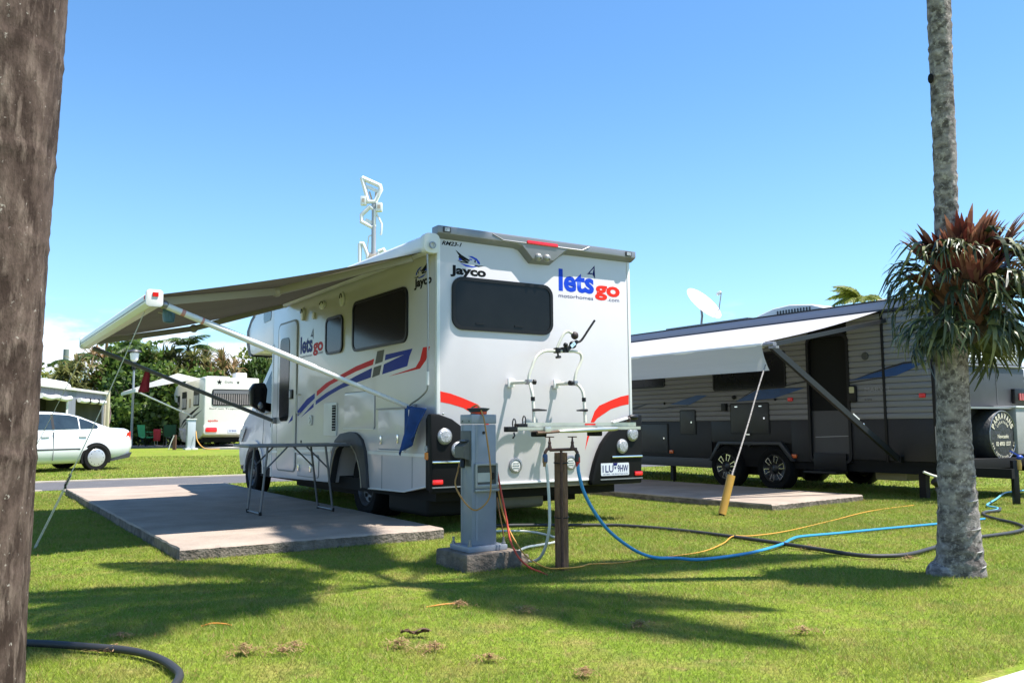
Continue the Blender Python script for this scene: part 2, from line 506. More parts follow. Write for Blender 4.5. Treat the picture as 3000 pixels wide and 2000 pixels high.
blades('grass', 170000, 14.0, 30.0, 0.9, 0.028, 0.006, 4)
# ================================================================== MATERIALS for made things
gel = mat('white_gelcoat', (0.605, 0.575, 0.585), 0.30, var=0.07, vscale=1.2, coat=0.3)
gel_side = gel
blk = mat('black_plastic', (0.0065, 0.0065, 0.007), 0.42, spec=0.3)
blk_mat = mat('matt_black', (0.010, 0.010, 0.010), 0.8, spec=0.2)
dark_grey = mat('dark_grey_plastic', (0.045, 0.045, 0.050), 0.5, var=0.2)
glass = mat('dark_glass', (0.006, 0.0065, 0.007), 0.12, spec=0.16)
tint_win = mat('smoked_acrylic', (0.010, 0.0100, 0.0100), 0.16, spec=0.22, var=0.4, vscale=2.5)
alu = mat('silver_trim', (0.25, 0.25, 0.265), 0.42, metal=0.45, var=0.12, vscale=3)
alu_raw = mat('raw_aluminium', (0.60, 0.59, 0.52), 0.35, metal=0.75, var=0.15, vscale=8)
chrome = mat('chrome', (0.8, 0.8, 0.8), 0.12, metal=1.0)
grey_metal = mat('grey_metal', (0.30, 0.30, 0.31), 0.4, metal=0.7)
red_v = mat('red_decal', (0.62, 0.012, 0.008), 0.5, spec=0.12)
blue_v = mat('blue_decal', (0.010, 0.028, 0.30), 0.5, spec=0.12)
blue_b = mat('bright_blue_decal', (0.010, 0.055, 0.52), 0.5, spec=0.12)
red_b = mat('bright_red_decal', (0.74, 0.030, 0.018), 0.5, spec=0.12)
navy_v = mat('navy_decal', (0.010, 0.012, 0.11), 0.5, spec=0.12)
grey_v = mat('grey_decal', (0.11, 0.11, 0.10), 0.5, spec=0.12)
blk_v = mat('black_decal', (0.006, 0.006, 0.006), 0.5, spec=0.12)
red_lens = mat('red_lens', (0.70, 0.008, 0.012), 0.15, coat=0.5)
orange_lens = mat('orange_lens', (0.65, 0.12, 0.02), 0.2, coat=0.5)
clear_lens = mat('clear_lens', (0.62, 0.62, 0.64), 0.18, metal=0.35, var=0.55, vscale=45, bump=0.5, bscale=120)
rubber = mat('rubber', (0.010, 0.010, 0.010), 0.85, spec=0.15, var=0.3, vscale=20, bump=0.4, bscale=60)
steel_rim = mat('steel_rim', (0.10, 0.10, 0.105), 0.45, metal=0.6)
cream_tube = mat('cream_tube', (0.66, 0.64, 0.54), 0.3)
aw_fab = mat('awning_fabric', (0.155, 0.135, 0.112), 0.85, var=0.2, vscale=1.5, trans=0.05, stretch=(1, 8, 1))
white_alu = mat('white_powdercoat', (0.76, 0.755, 0.74), 0.35, var=0.06, vscale=4)
white_p = mat('white_plastic', (0.72, 0.71, 0.68), 0.4, var=0.06)
plate_white = mat('plate_white', (0.60, 0.63, 0.68), 0.4)

# ================================================================== MOTORHOME
# local axes: x = to its right, y = forward, z = up; origin under the rear left corner
mh = thing('motorhome', 'white rental motorhome with red and blue stripes, bike rack and pulled out awning', 'motorhome', ORI, YAW)
side = lambda p=0.0: (lambda u, z, t=0.0: (-(p + t), u, z))          # left wall
rear = lambda p=0.0: (lambda v, z, t=0.0: (v, -(p + t), z))          # rear wall
W = 2.45
def side_panel(name, poly, p, th, m, parent=mh, bevel=0.0):
    return mk(name, MB().prism(poly, lambda a, b, t: (-t, a, b), p, p + th), m, parent, bevel)
def rear_panel(name, poly, p, th, m, parent=mh, bevel=0.0):
    return mk(name, MB().prism(poly, lambda a, b, t: (a, -t, b), p, p + th), m, parent, bevel)

shell = [(0, 2.885), (0, .46), (.15, .46), (.70, .375), (1.62, .36), (1.70, .5), (1.80, .66), (1.95, .78), (2.15, .84), (2.35, .84),
         (2.5, .78), (2.62, .66), (2.7, .5), (2.74, .36), (5.06, .325), (5.13, .325), (5.13, 2.885)]
body = mk('body', MB().prism(shell, lambda a, b, t: (t, a, b), 0, W), gel, mh, bevel=0.018)
mk('underbody', MB().box(.1, W - .1, .2, 6.9, .30, .44).box(.35, W - .35, .6, 5.0, .2, .3), blk_mat, mh)

# over-cab pod, tapering forward, with its dark front band
def pod_v(u, t): return (0.15 * min(max((u - 5.13) / 1.7, 0), 1)) if t < 1 else W - 0.15 * min(max((u - 5.13) / 1.7, 0), 1)
pod = [(5.12, 2.88), (6.3, 2.87), (6.75, 2.80), (6.98, 2.62), (6.98, 2.42), (6.86, 2.24), (6.6, 2.20), (5.12, 2.20)]
oc = mk('overcab_pod', MB().prism(pod, lambda a, b, t: (pod_v(a, t), a, b), 0, 1), gel, mh, bevel=0.03, seg=3)
band = [(6.5, 2.875), (6.80, 2.80), (7.02, 2.63), (7.02, 2.41), (6.89, 2.215), (6.62, 2.175), (6.76, 2.25), (6.84, 2.42), (6.84, 2.60), (6.70, 2.74), (6.45, 2.81)]
mk('front_band', MB().prism(band, lambda a, b, t: (pod_v(a, t) + (-.008 if t < 1 else .008), a, b), 0, 1), dark_grey, oc, bevel=0.01)
pw = rrect(5.28, 5.80, 2.63, 2.84, .07)
mk('window', MB().prism(pw, lambda a, b, t: (pod_v(a, 0) - t, a, b), .001, .006), glass, oc)

# cab
def cab_v(z, t):
    d = 0.10 + 0.17 * min(max((z - 1.1) / 1.2, 0), 1)
    return d if t < 1 else W - d
cabp = [(5.1, .33), (5.75, .33), (5.80, .45), (5.92, .62), (6.10, .74), (6.29, .775), (6.48, .74), (6.66, .62), (6.78, .42), (7.08, .42),
        (7.16, .6), (7.15, .85), (7.06, 1.0), (6.90, 1.14), (6.62, 1.32), (6.20, 1.78), (5.86, 2.12), (5.66, 2.33), (5.1, 2.33)]
cab = mk('cab', MB().prism(cabp, lambda a, b, t: (cab_v(b, t), a, b), 0, 1), gel, mh, bevel=0.03, seg=3)
dw = [(5.16, 2.13), (5.62, 2.11), (5.92, 1.82), (6.22, 1.48), (6.32, 1.30), (5.95, 1.24), (5.20, 1.30)]
mk('window', MB().prism(dw, lambda a, b, t: (cab_v(b, 0) - t, a, b), .002, .008), glass, cab)
mk('windscreen', MB().add([(.36, 6.60, 1.36), (W - .36, 6.60, 1.36), (W - .42, 5.90, 2.10), (.42, 5.90, 2.10)], [(0, 1, 2, 3)]), glass, cab)
mk('door_seam', MB().prism([(5.86, 1.22), (5.875, 1.22), (5.875, .72), (5.86, .72)], lambda a, b, t: (cab_v(b, 0) - t, a, b), .001, .004), dark_grey, cab)
mk('door_handle', MB().prism(rrect(5.24, 5.42, 1.04, 1.10, .025), lambda a, b, t: (cab_v(b, 0) - t, a, b), .0, .03), blk, cab, bevel=.006)
mk('step_panel', MB().prism([(5.17, .70), (5.50, .70), (5.42, .50), (5.17, .48)], lambda a, b, t: (cab_v(b, 0) - t, a, b), .001, .006), dark_grey, cab)
mk('wheel_arch_trim', MB().ring([(6.29 + .53 * math.cos(rad(a)), .34 + .50 * math.sin(rad(a))) for a in range(0, 181, 12)] + [(5.80, .34), (6.78, .34)],
   [(6.29 + .47 * math.cos(rad(a)), .34 + .44 * math.sin(rad(a))) for a in range(0, 181, 12)] + [(5.84, .34), (6.74, .34)],
   lambda a, b, t: (cab_v(b, 0) - t, a, b), -.02, .015), gel, cab)
for t in (0, 1):
    s = -1 if t == 0 else 1
    mk('headlight', MB().prism([(6.75, 1.05), (7.05, 1.0), (7.14, .82), (7.0, .8)], lambda a, b, q: (cab_v(b, t) + s * q, a, b), 0, .01), clear_lens, cab)
mk('bumper', MB().box(.14, W - .14, 7.05, 7.2, .35, .6), dark_grey, cab, bevel=.03)
def mirror(sx):
    x0 = .12 if sx < 0 else W - .12
    m = mk('mirror', MB().prism([(x0 + sx * .12, 1.24), (x0 + sx * .33, 1.36), (x0 + sx * .35, 1.60), (x0 + sx * .29, 1.69), (x0 + sx * .13, 1.70), (x0 + sx * .09, 1.60)], lambda a, b, t: (a, t, b), 5.42, 5.56), blk, mh, bevel=.035, seg=3)
    mk('mirror_arm', MB().bar((x0 + sx * .16, 5.50, 1.36), (x0 - sx * .06, 5.75, 1.33), .07, .12), blk, m, bevel=.01)
    mk('mirror_glass', MB().prism(rrect(x0 + sx * .22 - .08, x0 + sx * .22 + .08, 1.38, 1.62, .04), lambda a, b, t: (a, 5.42 - t, b), .0, .004), glass, m)
    mk('indicator', MB().ball((x0 + sx * .20, 5.42, 1.36), (.04, .03, .055)), grey_metal, m)
mirror(-1); mirror(1)

# wheels
def wheel(parent, c, R, w, axis, rim_m, style='steel', tyre_m=None, rr=.62):
    ax = Vector(axis)
    prof = [(R * rr, -w * .40), (R * .80, -w * .5), (R * .94, -w * .49), (R, -w * .36), (R, w * .36), (R * .94, w * .49), (R * .80, w * .5), (R * rr, w * .40)]
    t = mk('wheel', MB().lathe(prof, c, ax, 36, caps=False), tyre_m or rubber, parent)
    c = Vector(c)
    rp = [(R * rr * 1.02, w * .42), (R * rr * .96, w * .46), (R * rr * .90, w * .40), (R * rr * .80, w * .22), (R * rr * .45, w * .14), (R * rr * .30, w * .30), (R * rr * .16, w * .34), (.001, w * .34)]
    mk('rim', MB().lathe(rp, c, ax, 36, caps=False), rim_m, t)
    ref = Vector((0, 0, 1)); a = ax.cross(ref).normalized(); b = ax.cross(a)
    if style == 'steel':
        mb = MB()
        for k in range(8):
            q = 2 * math.pi * k / 8; p = c + (a * math.cos(q) + b * math.sin(q)) * R * rr * .64
            mb.lathe([(R * .07, w * .20), (R * .07, w * .225)], p, ax, 10)
        mk('rim_hole', mb, blk_mat, t)
    elif style == 'cover':
        mb = MB(); mb2 = MB()
        for k in range(10):
            q = 2 * math.pi * k / 10; d = a * math.cos(q) + b * math.sin(q); e = ax.cross(d)
            mb2.lathe([(R * .05, w * .475), (R * .05, w * .485)], c + d * R * rr * .74, ax, 8)
        mb.lathe([(R * rr * .98, w * .46), (R * rr * .9, w * .48), (R * rr * .3, w * .5), (.001, w * .52)], c, ax, 36, caps=False)
        mk('hubcap', mb, rim_m, t); mk('hubcap_slot', mb2, blk_mat, t)
    elif style == 'spoke':
        for k in range(6):
            mb = MB(); q = 2 * math.pi * (k + .25) / 6; d = a * math.cos(q) + b * math.sin(q); e = ax.cross(d)
            p = c + ax * w * .42
            for s in (-1, 1):
                mb.bar(p + d * R * rr * .42 + e * s * R * .06, p + d * R * rr * .86 + e * s * R * .12, R * .035, w * .05, up=ax)
            mb.bar(p + d * R * rr * .88 - e * R * .13, p + d * R * rr * .88 + e * R * .13, R * .035, w * .05, up=ax)
            mk('rim_spoke', mb, chrome, t)
    return t
for u in (1.98, 6.29):
    for v, ax in ((.17 if u > 4 else .22, (-1, 0, 0)), (W - .17, (1, 0, 0))):
        wheel(mh, (v, u, .345), .345, .22, ax, steel_rim)
for v in (.42, W - .42): wheel(mh, (v, 1.98, .345), .345, .2, (1 if v > 1 else -1, 0, 0), steel_rim)

# wheel arch flare
fo = [(1.58, .357), (1.62, .60), (1.66, .76), (1.75, .89), (1.87, .95), (1.97, .972), (2.15, .978), (2.4, .955), (2.56, .88), (2.66, .74), (2.72, .55), (2.76, .36)]
fi = [(1.73, .357), (1.745, .45), (1.775, .54), (1.83, .64), (1.90, .73), (2.02, .81), (2.2, .846), (2.36, .838), (2.5, .77), (2.59, .66), (2.66, .5), (2.71, .36)]
mk('wheel_arch', MB().prism(fo + fi[::-1], lambda a, b, t: (-t, a, b), -.05, .035), mat('arch_plastic', (.055, .057, .064), .55, var=.25, spec=.3, vscale=5), mh, bevel=.012)
mk('wheel_arch', MB().prism(fo + fi[::-1], lambda a, b, t: (W + t, a, b), -.05, .035), MATS['arch_plastic'], mh, bevel=.012)
mk('arch_lip', MB().tube([(-.036, p[0], p[1]) for p in fi], .008, 6), mat('arch_beige', (.35, .30, .22), .6), mh)
mk('inner_arch', MB().box(.02, .30, 1.66, 2.74, .80, .86).box(.28, .32, 1.66, 2.74, .3, .86), blk_mat, mh)

# seams and skirts
mk('skirt_trim', MB().prism([(.14, .735), (.14, .765), (1.62, .768), (1.62, .735)], lambda a, b, t: (-t, a, b), .001, .010), white_alu, mh)
mk('skirt_trim', MB().prism([(2.76, .735), (2.76, .765), (5.06, .70), (5.06, .67)], lambda a, b, t: (-t, a, b), .001, .010), white_alu, mh)
mk('skirt_edge', MB().tube([(-.006, .14, .46), (-.006, .70, .374), (-.006, 1.60, .358)], .009, 6), white_p, mh)
seam = mat('seam_grey', (.25, .25, .26), .7)  # plain grey for joints, gaps and grooves
mk('skirt_seam', MB().box(-.003, 0, .52, .528, .42, .73).box(-.003, 0, 1.25, 1.258, .37, .73), seam, mh)
mk('corner_trim', MB().box(-.006, .03, -.008, .03, 1.15, 2.87), white_alu, mh, bevel=.006)
mk('corner_trim', MB().box(W - .03, W + .006, -.008, .03, 1.12, 2.87), white_alu, mh, bevel=.006)
mk('corner_trim', MB().box(-.006, .02, 5.09, 5.14, .33, 2.25), white_alu, mh, bevel=.006)

# ---- windows
def window(polyfn, parent, a0, a1, b0, b1, r, wallfn, name='window', pane=tint_win, border=.03):
    fr = mk(name, MB().ring(rrect(a0, a1, b0, b1, r, 7), rrect(a0 + border, a1 - border, b0 + border, b1 - border, max(r - border, .02), 7), wallfn, -.01, .022), blk, parent)
    mk('pane', MB().prism(rrect(a0 + border * .6, a1 - border * .6, b0 + border * .6, b1 - border * .6, max(r - border * .6, .02), 7), wallfn, .0, .014), pane, fr)
    return fr
sw = lambda a, b, t: (-t, a, b)
rw = lambda a, b, t: (a, -t, b)
window(None, mh, .63, 2.09, 1.903, 2.49, .11, sw)
window(None, mh, 2.40, 2.965, 1.93, 2.396, .10, sw)
rwin = window(None, mh, .16, 1.375, 1.982, 2.512, .12, rw, border=.035)
mk('catch', MB().box(.43, .53, -.022, -.012, 2.045, 2.06).box(.89, .99, -.022, -.012, 2.045, 2.06), blk, rwin)

# ---- entry door
door = side_panel('door', rrect(4.06, 4.83, .45, 2.49, .10, 6), .001, .012, gel, bevel=.004)
mk('door_seal', MB().ring(rrect(4.03, 4.86, .43, 2.515, .12, 6), rrect(4.062, 4.828, .452, 2.488, .10, 6), sw, .0, .009), mat('door_seal', (.20, .20, .19), .6), door)
mk('door_glass', MB().prism(rrect(4.335, 4.735, 1.12, 2.29, .10, 7), sw, .012, .020), glass, door)
dh = mk('handle', MB().prism(rrect(4.15, 4.29, 1.42, 1.55, .02), sw, .01, .035), blk, door, bevel=.006)
mk('handle_lever', MB().prism(rrect(4.19, 4.25, 1.435, 1.535, .02), sw, .035, .042), grey_metal, dh)
mk('grab_rail', MB().tube(smooth_path([(-.0, 3.90, 1.47), (-.045, 3.90, 1.46), (-.05, 3.90, 1.35), (-.045, 3.90, 1.23), (0, 3.90, 1.22)], 4), .012, 8), white_p, mh)

# ---- hatches, vents, sockets on the left wall
vent = side_panel('fridge_vent', rrect(2.56, 2.985, .93, 1.33, .02), .001, .014, white_p, bevel=.004)
mk('vent_recess', MB().prism(rrect(2.575, 2.70, .99, 1.30, .01), sw, .013, .016), blk_mat, vent)
for k in range(9):
    mk('louvre', MB().bar((-.020, 2.58, 1.015 + k * .033), (-.020, 2.695, 1.015 + k * .033), .02, .006), white_p, vent)
def hatch(u0, u1, z0, z1, latches, r=.03):
    h = side_panel('hatch', rrect(u0, u1, z0, z1, r), .001, .010, gel, bevel=.003)
    mk('hatch_gap', MB().ring(rrect(u0 - .01, u1 + .01, z0 - .01, z1 + .01, r), rrect(u0, u1, z0, z1, r), sw, .0, .004), seam, h)
    for a, b in latches:
        mk('latch', MB().prism(rrect(a - .022, a + .022, b - .045, b + .045, .012), sw, .008, .028), chrome, h, bevel=.005)
    return h
hatch(1.45, 2.32, 1.02, 1.43, [])
mk('hatch_rail', MB().bar((-.01, 1.45, 1.012), (-.01, 2.32, 1.015), .02, .012), white_alu, mh)
h2 = hatch(.66, 1.34, .80, 1.22, [(1.245, .89), (.825, .905)])
mk('hatch_hinge', MB().bar((-.015, .66, 1.225), (-.015, 1.36, 1.225), .025, .014), alu, h2)
mk('hatch_sill', MB().bar((-.012, .66, .782), (-.012, 1.33, .782), .03, .010), white_alu, h2)
hatch(3.16, 3.97, .40, .675, [(3.88, .50), (3.42, .50)], .05)
for (u, z, a, b) in ((3.82, 2.55, .06, .09), (3.08, 2.585, .10, .055), (2.42, 2.575, .06, .09)):
    g = side_panel('wall_light', disc(u, z, a, b, 18), .001, .03, white_p, bevel=.008)
    mk('light_hood', MB().tube([(-.035, u + a * .6 * math.cos(q), z + b * .75 * math.sin(q)) for q in (0.2, .8, 1.5, 2.2, 2.9)], .007, 6), dark_grey, g)
side_panel('socket', rrect(3.38, 3.46, 2.44, 2.53, .02), .001, .02, white_p, bevel=.005)
wf = side_panel('water_filler', rrect(3.41, 3.53, 1.06, 1.19, .03), .001, .02, white_p, bevel=.006)
mk('filler_cap', MB().lathe([(.038, .02), (.038, .032)], (0, 3.47, 1.125), (-1, 0, 0), 18), white_p, wf)
side_panel('bolt', disc(3.83, .845, .018), .001, .008, blk)
side_panel('marker_light', rrect(2.62, 2.70, .70, .74, .01), .001, .02, orange_lens)
side_panel('marker_light', rrect(.06, .12, .79, .85, .02), .02, .05, clear_lens)
side_panel('marker_light', rrect(.05, .13, .715, .785, .015), .02, .045, orange_lens)

# ---- stripes on the left wall
def decal(poly, m, p=.0006): side_panel('stripe', poly, p, .0006, m)
decal([(3.277, 1.492), (2.957, 1.583), (2.468, 1.661), (1.988, 1.737), (1.483, 1.788), (1.517, 1.723), (1.986, 1.676), (2.411, 1.616), (2.807, 1.555), (3.28, 1.43)][::-1], red_v)
decal([(3.303, 1.374), (2.952, 1.458), (2.464, 1.545), (1.985, 1.626), (1.54, 1.69), (1.574, 1.584), (1.982, 1.545), (2.462, 1.493), (2.832, 1.427), (3.316, 1.32)], blue_v)
decal([(1.403, 1.865), (1.215, 1.87), (1.262, 1.74), (1.465, 1.724)], grey_v)
decal([(1.493, 1.692), (1.284, 1.708), (1.339, 1.602), (1.537, 1.580)], grey_v)
decal([(1.184, 1.811), (.529, 1.827), (.598, 1.75), (.647, 1.654), (1.27, 1.602), (1.227, 1.709), (.721, 1.780), (1.205, 1.75)], blue_v)
decal([(.295, 1.82), (.145, 1.817), (.228, 1.689), (.36, 1.611), (1.112, 1.571), (.457, 1.63), (.361, 1.698)], red_v)
decal([(3.349, 1.47), (3.346, 1.404), (3.609, 1.320), (3.993, 1.180), (4.007, 1.254), (3.646, 1.402)], blue_v)
decal([(3.381, 1.344), (3.385, 1.293), (3.872, 1.165)], blue_v)
side_panel('stripe', [(4.348, 1.09), (4.153, 1.203), (4.157, 1.135)], .0135, .0015, blue_v, parent=door)

# ---- lettering
sfn = lambda u0, p=.0014: (lambda a, b: (-p, u0 - a, b))              # reads from front to back along the left wall
rfn = lambda p=.0014: (lambda a, b: (a, -p, b))
def letters(body, fn, a0, b0, w, h, m, bold=.0, shear=0.0, parent=mh):
    return mk('lettering', text_mesh(body, fn, a0, b0, w, h, bold, shear), m, parent, smooth=0)
letters('lets', rfn(), 1.466, 2.468, .478, .242, blue_b, .035)
letters('go', rfn(), 1.956, 2.408, .356, .168, red_b, .040)
letters('motorhomes', rfn(), 1.463, 2.400, .468, .040, navy_v, .0)
letters('.com', rfn(), 2.135, 2.405, .165, .028, navy_v, .0)
def arrow(fn, m):
    mb = MB(); P = [(1.956, 2.788), (1.852, 2.683), (1.924, 2.687), (1.963, 2.64)]
    mb.add([fn(*P[0]), fn(*P[2]), fn(*P[3])], [(0, 1, 2)])
    q = [(1.949, 2.763), (1.886, 2.700), (1.921, 2.702)]
    mb.add([fn(*a) for a in (P[0], P[1], P[2])] + [fn(*a) for a in q], [(0, 1, 4, 3), (1, 2, 5, 4)])
    return mk('logo_arrow', mb, m, mh, smooth=0, fix=False)
arrow(rfn(), navy_v)
s1 = sfn(3.93)
letters('lets', s1, 0, 2.015, .47, .232, blue_v, .035)
letters('go', s1, .49, 1.955, .365, .170, red_v, .040)
letters('motorhomes', s1, .0, 1.962, .46, .030, navy_v)
letters('.com', s1, .66, 1.968, .19, .026, navy_v)
arrow(lambda a, b: (-.0014, 3.93 - (a - 1.466), b - .465), navy_v)
letters('RM23-1', rfn(), .048, 2.812, .229, .042, blk_v, .03, .35)
letters('Jayco', rfn(), .145, 2.505, .413, .118, blk_v, .045)
s2 = sfn(.497)
letters('Jayco', s2, .0, 2.418, .385, .118, blk_v, .045)
def bird(fn):
    blk_p = [[(.202, 2.779), (.27, 2.735), (.345, 2.700), (.372, 2.688), (.36, 2.676), (.30, 2.690), (.245, 2.722)],
             [(.245, 2.722), (.30, 2.690), (.36, 2.668), (.35, 2.658), (.285, 2.676), (.235, 2.706)],
             [(.222, 2.674), (.29, 2.668), (.35, 2.664), (.345, 2.654), (.27, 2.655)],
             [(.43, 2.648), (.47, 2.642), (.54, 2.648), (.47, 2.630), (.42, 2.636)],
             [(.425, 2.700), (.440, 2.690), (.432, 2.665), (.420, 2.676)]]
    blu_p = [[(.347, 2.730), (.395, 2.732), (.45, 2.712), (.484, 2.68), (.487, 2.655), (.468, 2.662), (.44, 2.695), (.395, 2.712)],
             [(.25, 2.650), (.32, 2.640), (.40, 2.630), (.46, 2.634), (.40, 2.618), (.32, 2.622)],
             [(.245, 2.700), (.285, 2.690), (.27, 2.676), (.238, 2.678)],
             [(.362, 2.706), (.40, 2.700), (.39, 2.690), (.365, 2.694)],
             [(.455, 2.676), (.466, 2.668), (.450, 2.664)]]
    for polys, m in ((blk_p, blk_v), (blu_p, blue_b)):
        mb = MB()
        for p in polys: mb.add([fn(*q) for q in p], [tuple(range(len(p)))])
        mk('logo_bird', mb, m, mh, smooth=0, fix=False)
bird(rfn())
bird(lambda a, b: (-.0014, .497 - (.145 + .395 - a - .02) + .0, b - .09))

# ---- rear wall
stripeR = [(2.413, 1.372), (2.30, 1.352), (2.159, 1.309), (1.99, 1.248), (1.928, 1.188), (1.866, 1.059), (1.819, .908), (1.790, .77), (1.849, .92), (1.911, 1.059), (1.96, 1.11), (2.018, 1.141), (2.156, 1.213), (2.30, 1.250), (2.410, 1.269)]
rear_panel('stripe', stripeR, .0006, .0006, red_b)
rear_panel('stripe', [(W - a, b) for a, b in stripeR], .0006, .0006, red_b)
trim = [(-.035, 2.985), (-.035, 2.872), (.886, 2.866), (.945, 2.852), (1.0, 2.80), (1.075, 2.724), (1.341, 2.730), (1.40, 2.775), (1.471, 2.834), (1.53, 2.866), (2.485, 2.872), (2.485, 2.985)]
front = [(a, b + (.038 if b < 2.95 else 0)) for a, b in trim]; nt_ = len(trim)
tmb = MB(); tmb.v = [(a, .05, b) for a, b in trim] + [(a, -.004, b) for a, b in trim] + [(a, -.085, b) for a, b in front]
tmb.f = [tuple(range(nt_))] + [tuple(2 * nt_ + k for k in range(nt_ - 1, -1, -1))] + [(q * nt_ + k, (q + 1) * nt_ + k, (q + 1) * nt_ + (k + 1) % nt_, q * nt_ + (k + 1) % nt_) for q in (0, 1) for k in range(nt_)]
tr = mk('roof_trim', tmb, alu, mh, bevel=.010)
mk('trim_recess', MB().prism([(.585, 2.964), (1.817, 2.964), (1.719, 2.920), (.715, 2.918), (.715, 2.917)][:4], rw, .080, .0865), mat('trim_recess', (.22, .225, .235), .45, metal=.4), tr)
mk('trim_lip', MB().tube([(.585, -.087, 2.966), (.715, -.087, 2.917), (1.719, -.087, 2.919), (1.817, -.087, 2.966)], .006, 6), alu, tr)
mk('brake_light', MB().prism(rrect(1.0, 1.395, 2.912, 2.948, .015), rw, .082, .100), red_lens, tr, bevel=.006)
for v in (1.145, 1.255):
    c = mk('reversing_camera', MB().ball((v, -.085, 2.785), (.043, .04, .043), 16, 10), mat('camera_grey', (.34, .33, .31), .3, metal=.4), tr)
    mk('camera_lens', MB().lathe([(.010, 0), (.008, .006)], (v + .008, -.121, 2.772), (0, -1, 0), 14), dark_grey, c)
for v in (.06, 2.375):
    c = mk('marker_light', MB().prism(rrect(v - .045, v + .045, 2.918, 2.975, .012), rw, .083, .092), dark_grey, tr, bevel=.004)
    mk('marker_lens', MB().prism(rrect(v - .028, v + .028, 2.928, 2.966, .008), rw, .091, .098), clear_lens, c)
mk('roof', MB().box(.02, W - .02, .05, 5.2, 2.87, 2.905), white_p, mh, bevel=.01)
mk('roof_rail', MB().box(-.02, .05, .03, 5.1, 2.86, 2.935).box(W - .05, W + .02, .03, 5.1, 2.86, 2.935), white_alu, mh, bevel=.012)

bump_m = mat('bumper_black', (.0055, .0055, .006), .55, spec=.16)
cornR = [(2.55, 1.155), (2.45, 1.150), (2.31, 1.105), (2.152, 1.0), (2.06, .925), (1.982, .836), (1.93, .745), (1.888, .651), (1.855, .55), (1.83, .457), (1.83, .40), (2.53, .40)]
for mir in (False, True):
    poly = [(W - a, b) for a, b in cornR] if mir else cornR
    c = rear_panel('corner_bumper', poly, -.02, .085, bump_m, bevel=.025)
    fx = (lambda a: W - a) if mir else (lambda a: a)
    mk('side_wrap', MB().prism([(-.02, 1.155), (.10, 1.15), (.135, 1.10), (.135, .42), (-.02, .42)], lambda a, b, t: ((-t) if mir else W + t, a, b), -.03, .055), bump_m, c, bevel=.02)
    lights = [(2.40, .938), (2.25, .808)]
    for a, b in lights:
        l = mk('tail_light', MB().lathe([(.082, .055), (.078, .075), (.068, .082)], (fx(a), 0, b), (0, -1, 0), 26), grey_metal, c)
        mk('light_lens', MB().lathe([(.068, .080), (.055, .094), (.001, .10)], (fx(a), 0, b), (0, -1, 0), 26, caps=False), clear_lens, l)
    mk('silver_strip', MB().box(fx(2.10), fx(2.53), -.082, -.06, .684, .706), chrome, c, bevel=.006)
    a0, a1 = fx(2.42), fx(2.53)
    mk('reflector', MB().prism(rrect(min(a0, a1), max(a0, a1), .485, .53, .01), rw, .062, .078), red_lens, c, bevel=.004)
    mk('lower_strip', MB().box(fx(1.94), fx(2.53), -.074, -.06, .452, .464), grey_metal, c)
mk('ledge_screw', MB().ball((.045, -.045, 1.155), .012), chrome, mh)
pl = mk('number_plate', MB().prism(rrect(1.948, 2.338, .497, .630, .012), rw, .066, .072), plate_white, mh)
letters('1LU', rfn(.0735), 1.968, .533, .150, .075, navy_v, .012, parent=pl)
letters('9HW', rfn(.0735), 2.175, .533, .150, .075, navy_v, .012, parent=pl)
letters('VICTORIA - THE EDUCATION STATE', rfn(.0735), 1.972, .506, .35, .015, navy_v, parent=pl)
mk('plate_mark', MB().add([rfn(.0735)(*q) for q in ((2.128, .588), (2.160, .588), (2.144, .560))] + [rfn(.0738)(*q) for q in ((2.11, .630), (2.178, .630), (2.165, .602), (2.123, .602))], [(0, 2, 1), (3, 6, 5, 4)]), navy_v, pl, smooth=0)
for v, b in ((.897, .637), (1.59, .647)):
    rv = mk('round_vent', MB().lathe([(.077, .001), (.077, .016), (.060, .020), (.056, .012)], (v, 0, b), (0, -1, 0), 30, caps=False), grey_metal, mh)
    mk('vent_cap', MB().lathe([(.058, .002), (.052, .014), (.001, .016)], (v, 0, b), (0, -1, 0), 26, caps=False), white_p, rv)
    mk('vent_rib', MB().box(v - .04, v + .04, -.018, -.014, b - .004, b + .004).box(v - .035, v + .035, -.018, -.014, b + .02, b + .026).box(v - .035, v + .035, -.018, -.014, b - .026, b - .02), grey_metal, rv)
mk('wall_lip', MB().box(.62, 1.83, -.012, .0, .452, .475), white_alu, mh, bevel=.004)
mk('rear_beam', MB().box(.55, 2.2, .02, .10, .40, .448), mat('beam', (.20, .18, .12), .6, var=.4), mh, bevel=.005)
tank_m = mat('tank_plastic', (.13, .12, .10), .5, var=.3, vscale=4)
mk('waste_tank', MB().box(.86, 1.48, .32, 1.15, .17, .40), tank_m, mh, bevel=.05, seg=3)
mk('waste_tank', MB().box(.12, .62, .42, 1.35, .13, .37), mat('tank_dark', (.010, .010, .009), .7, spec=.2), mh, bevel=.05, seg=3)

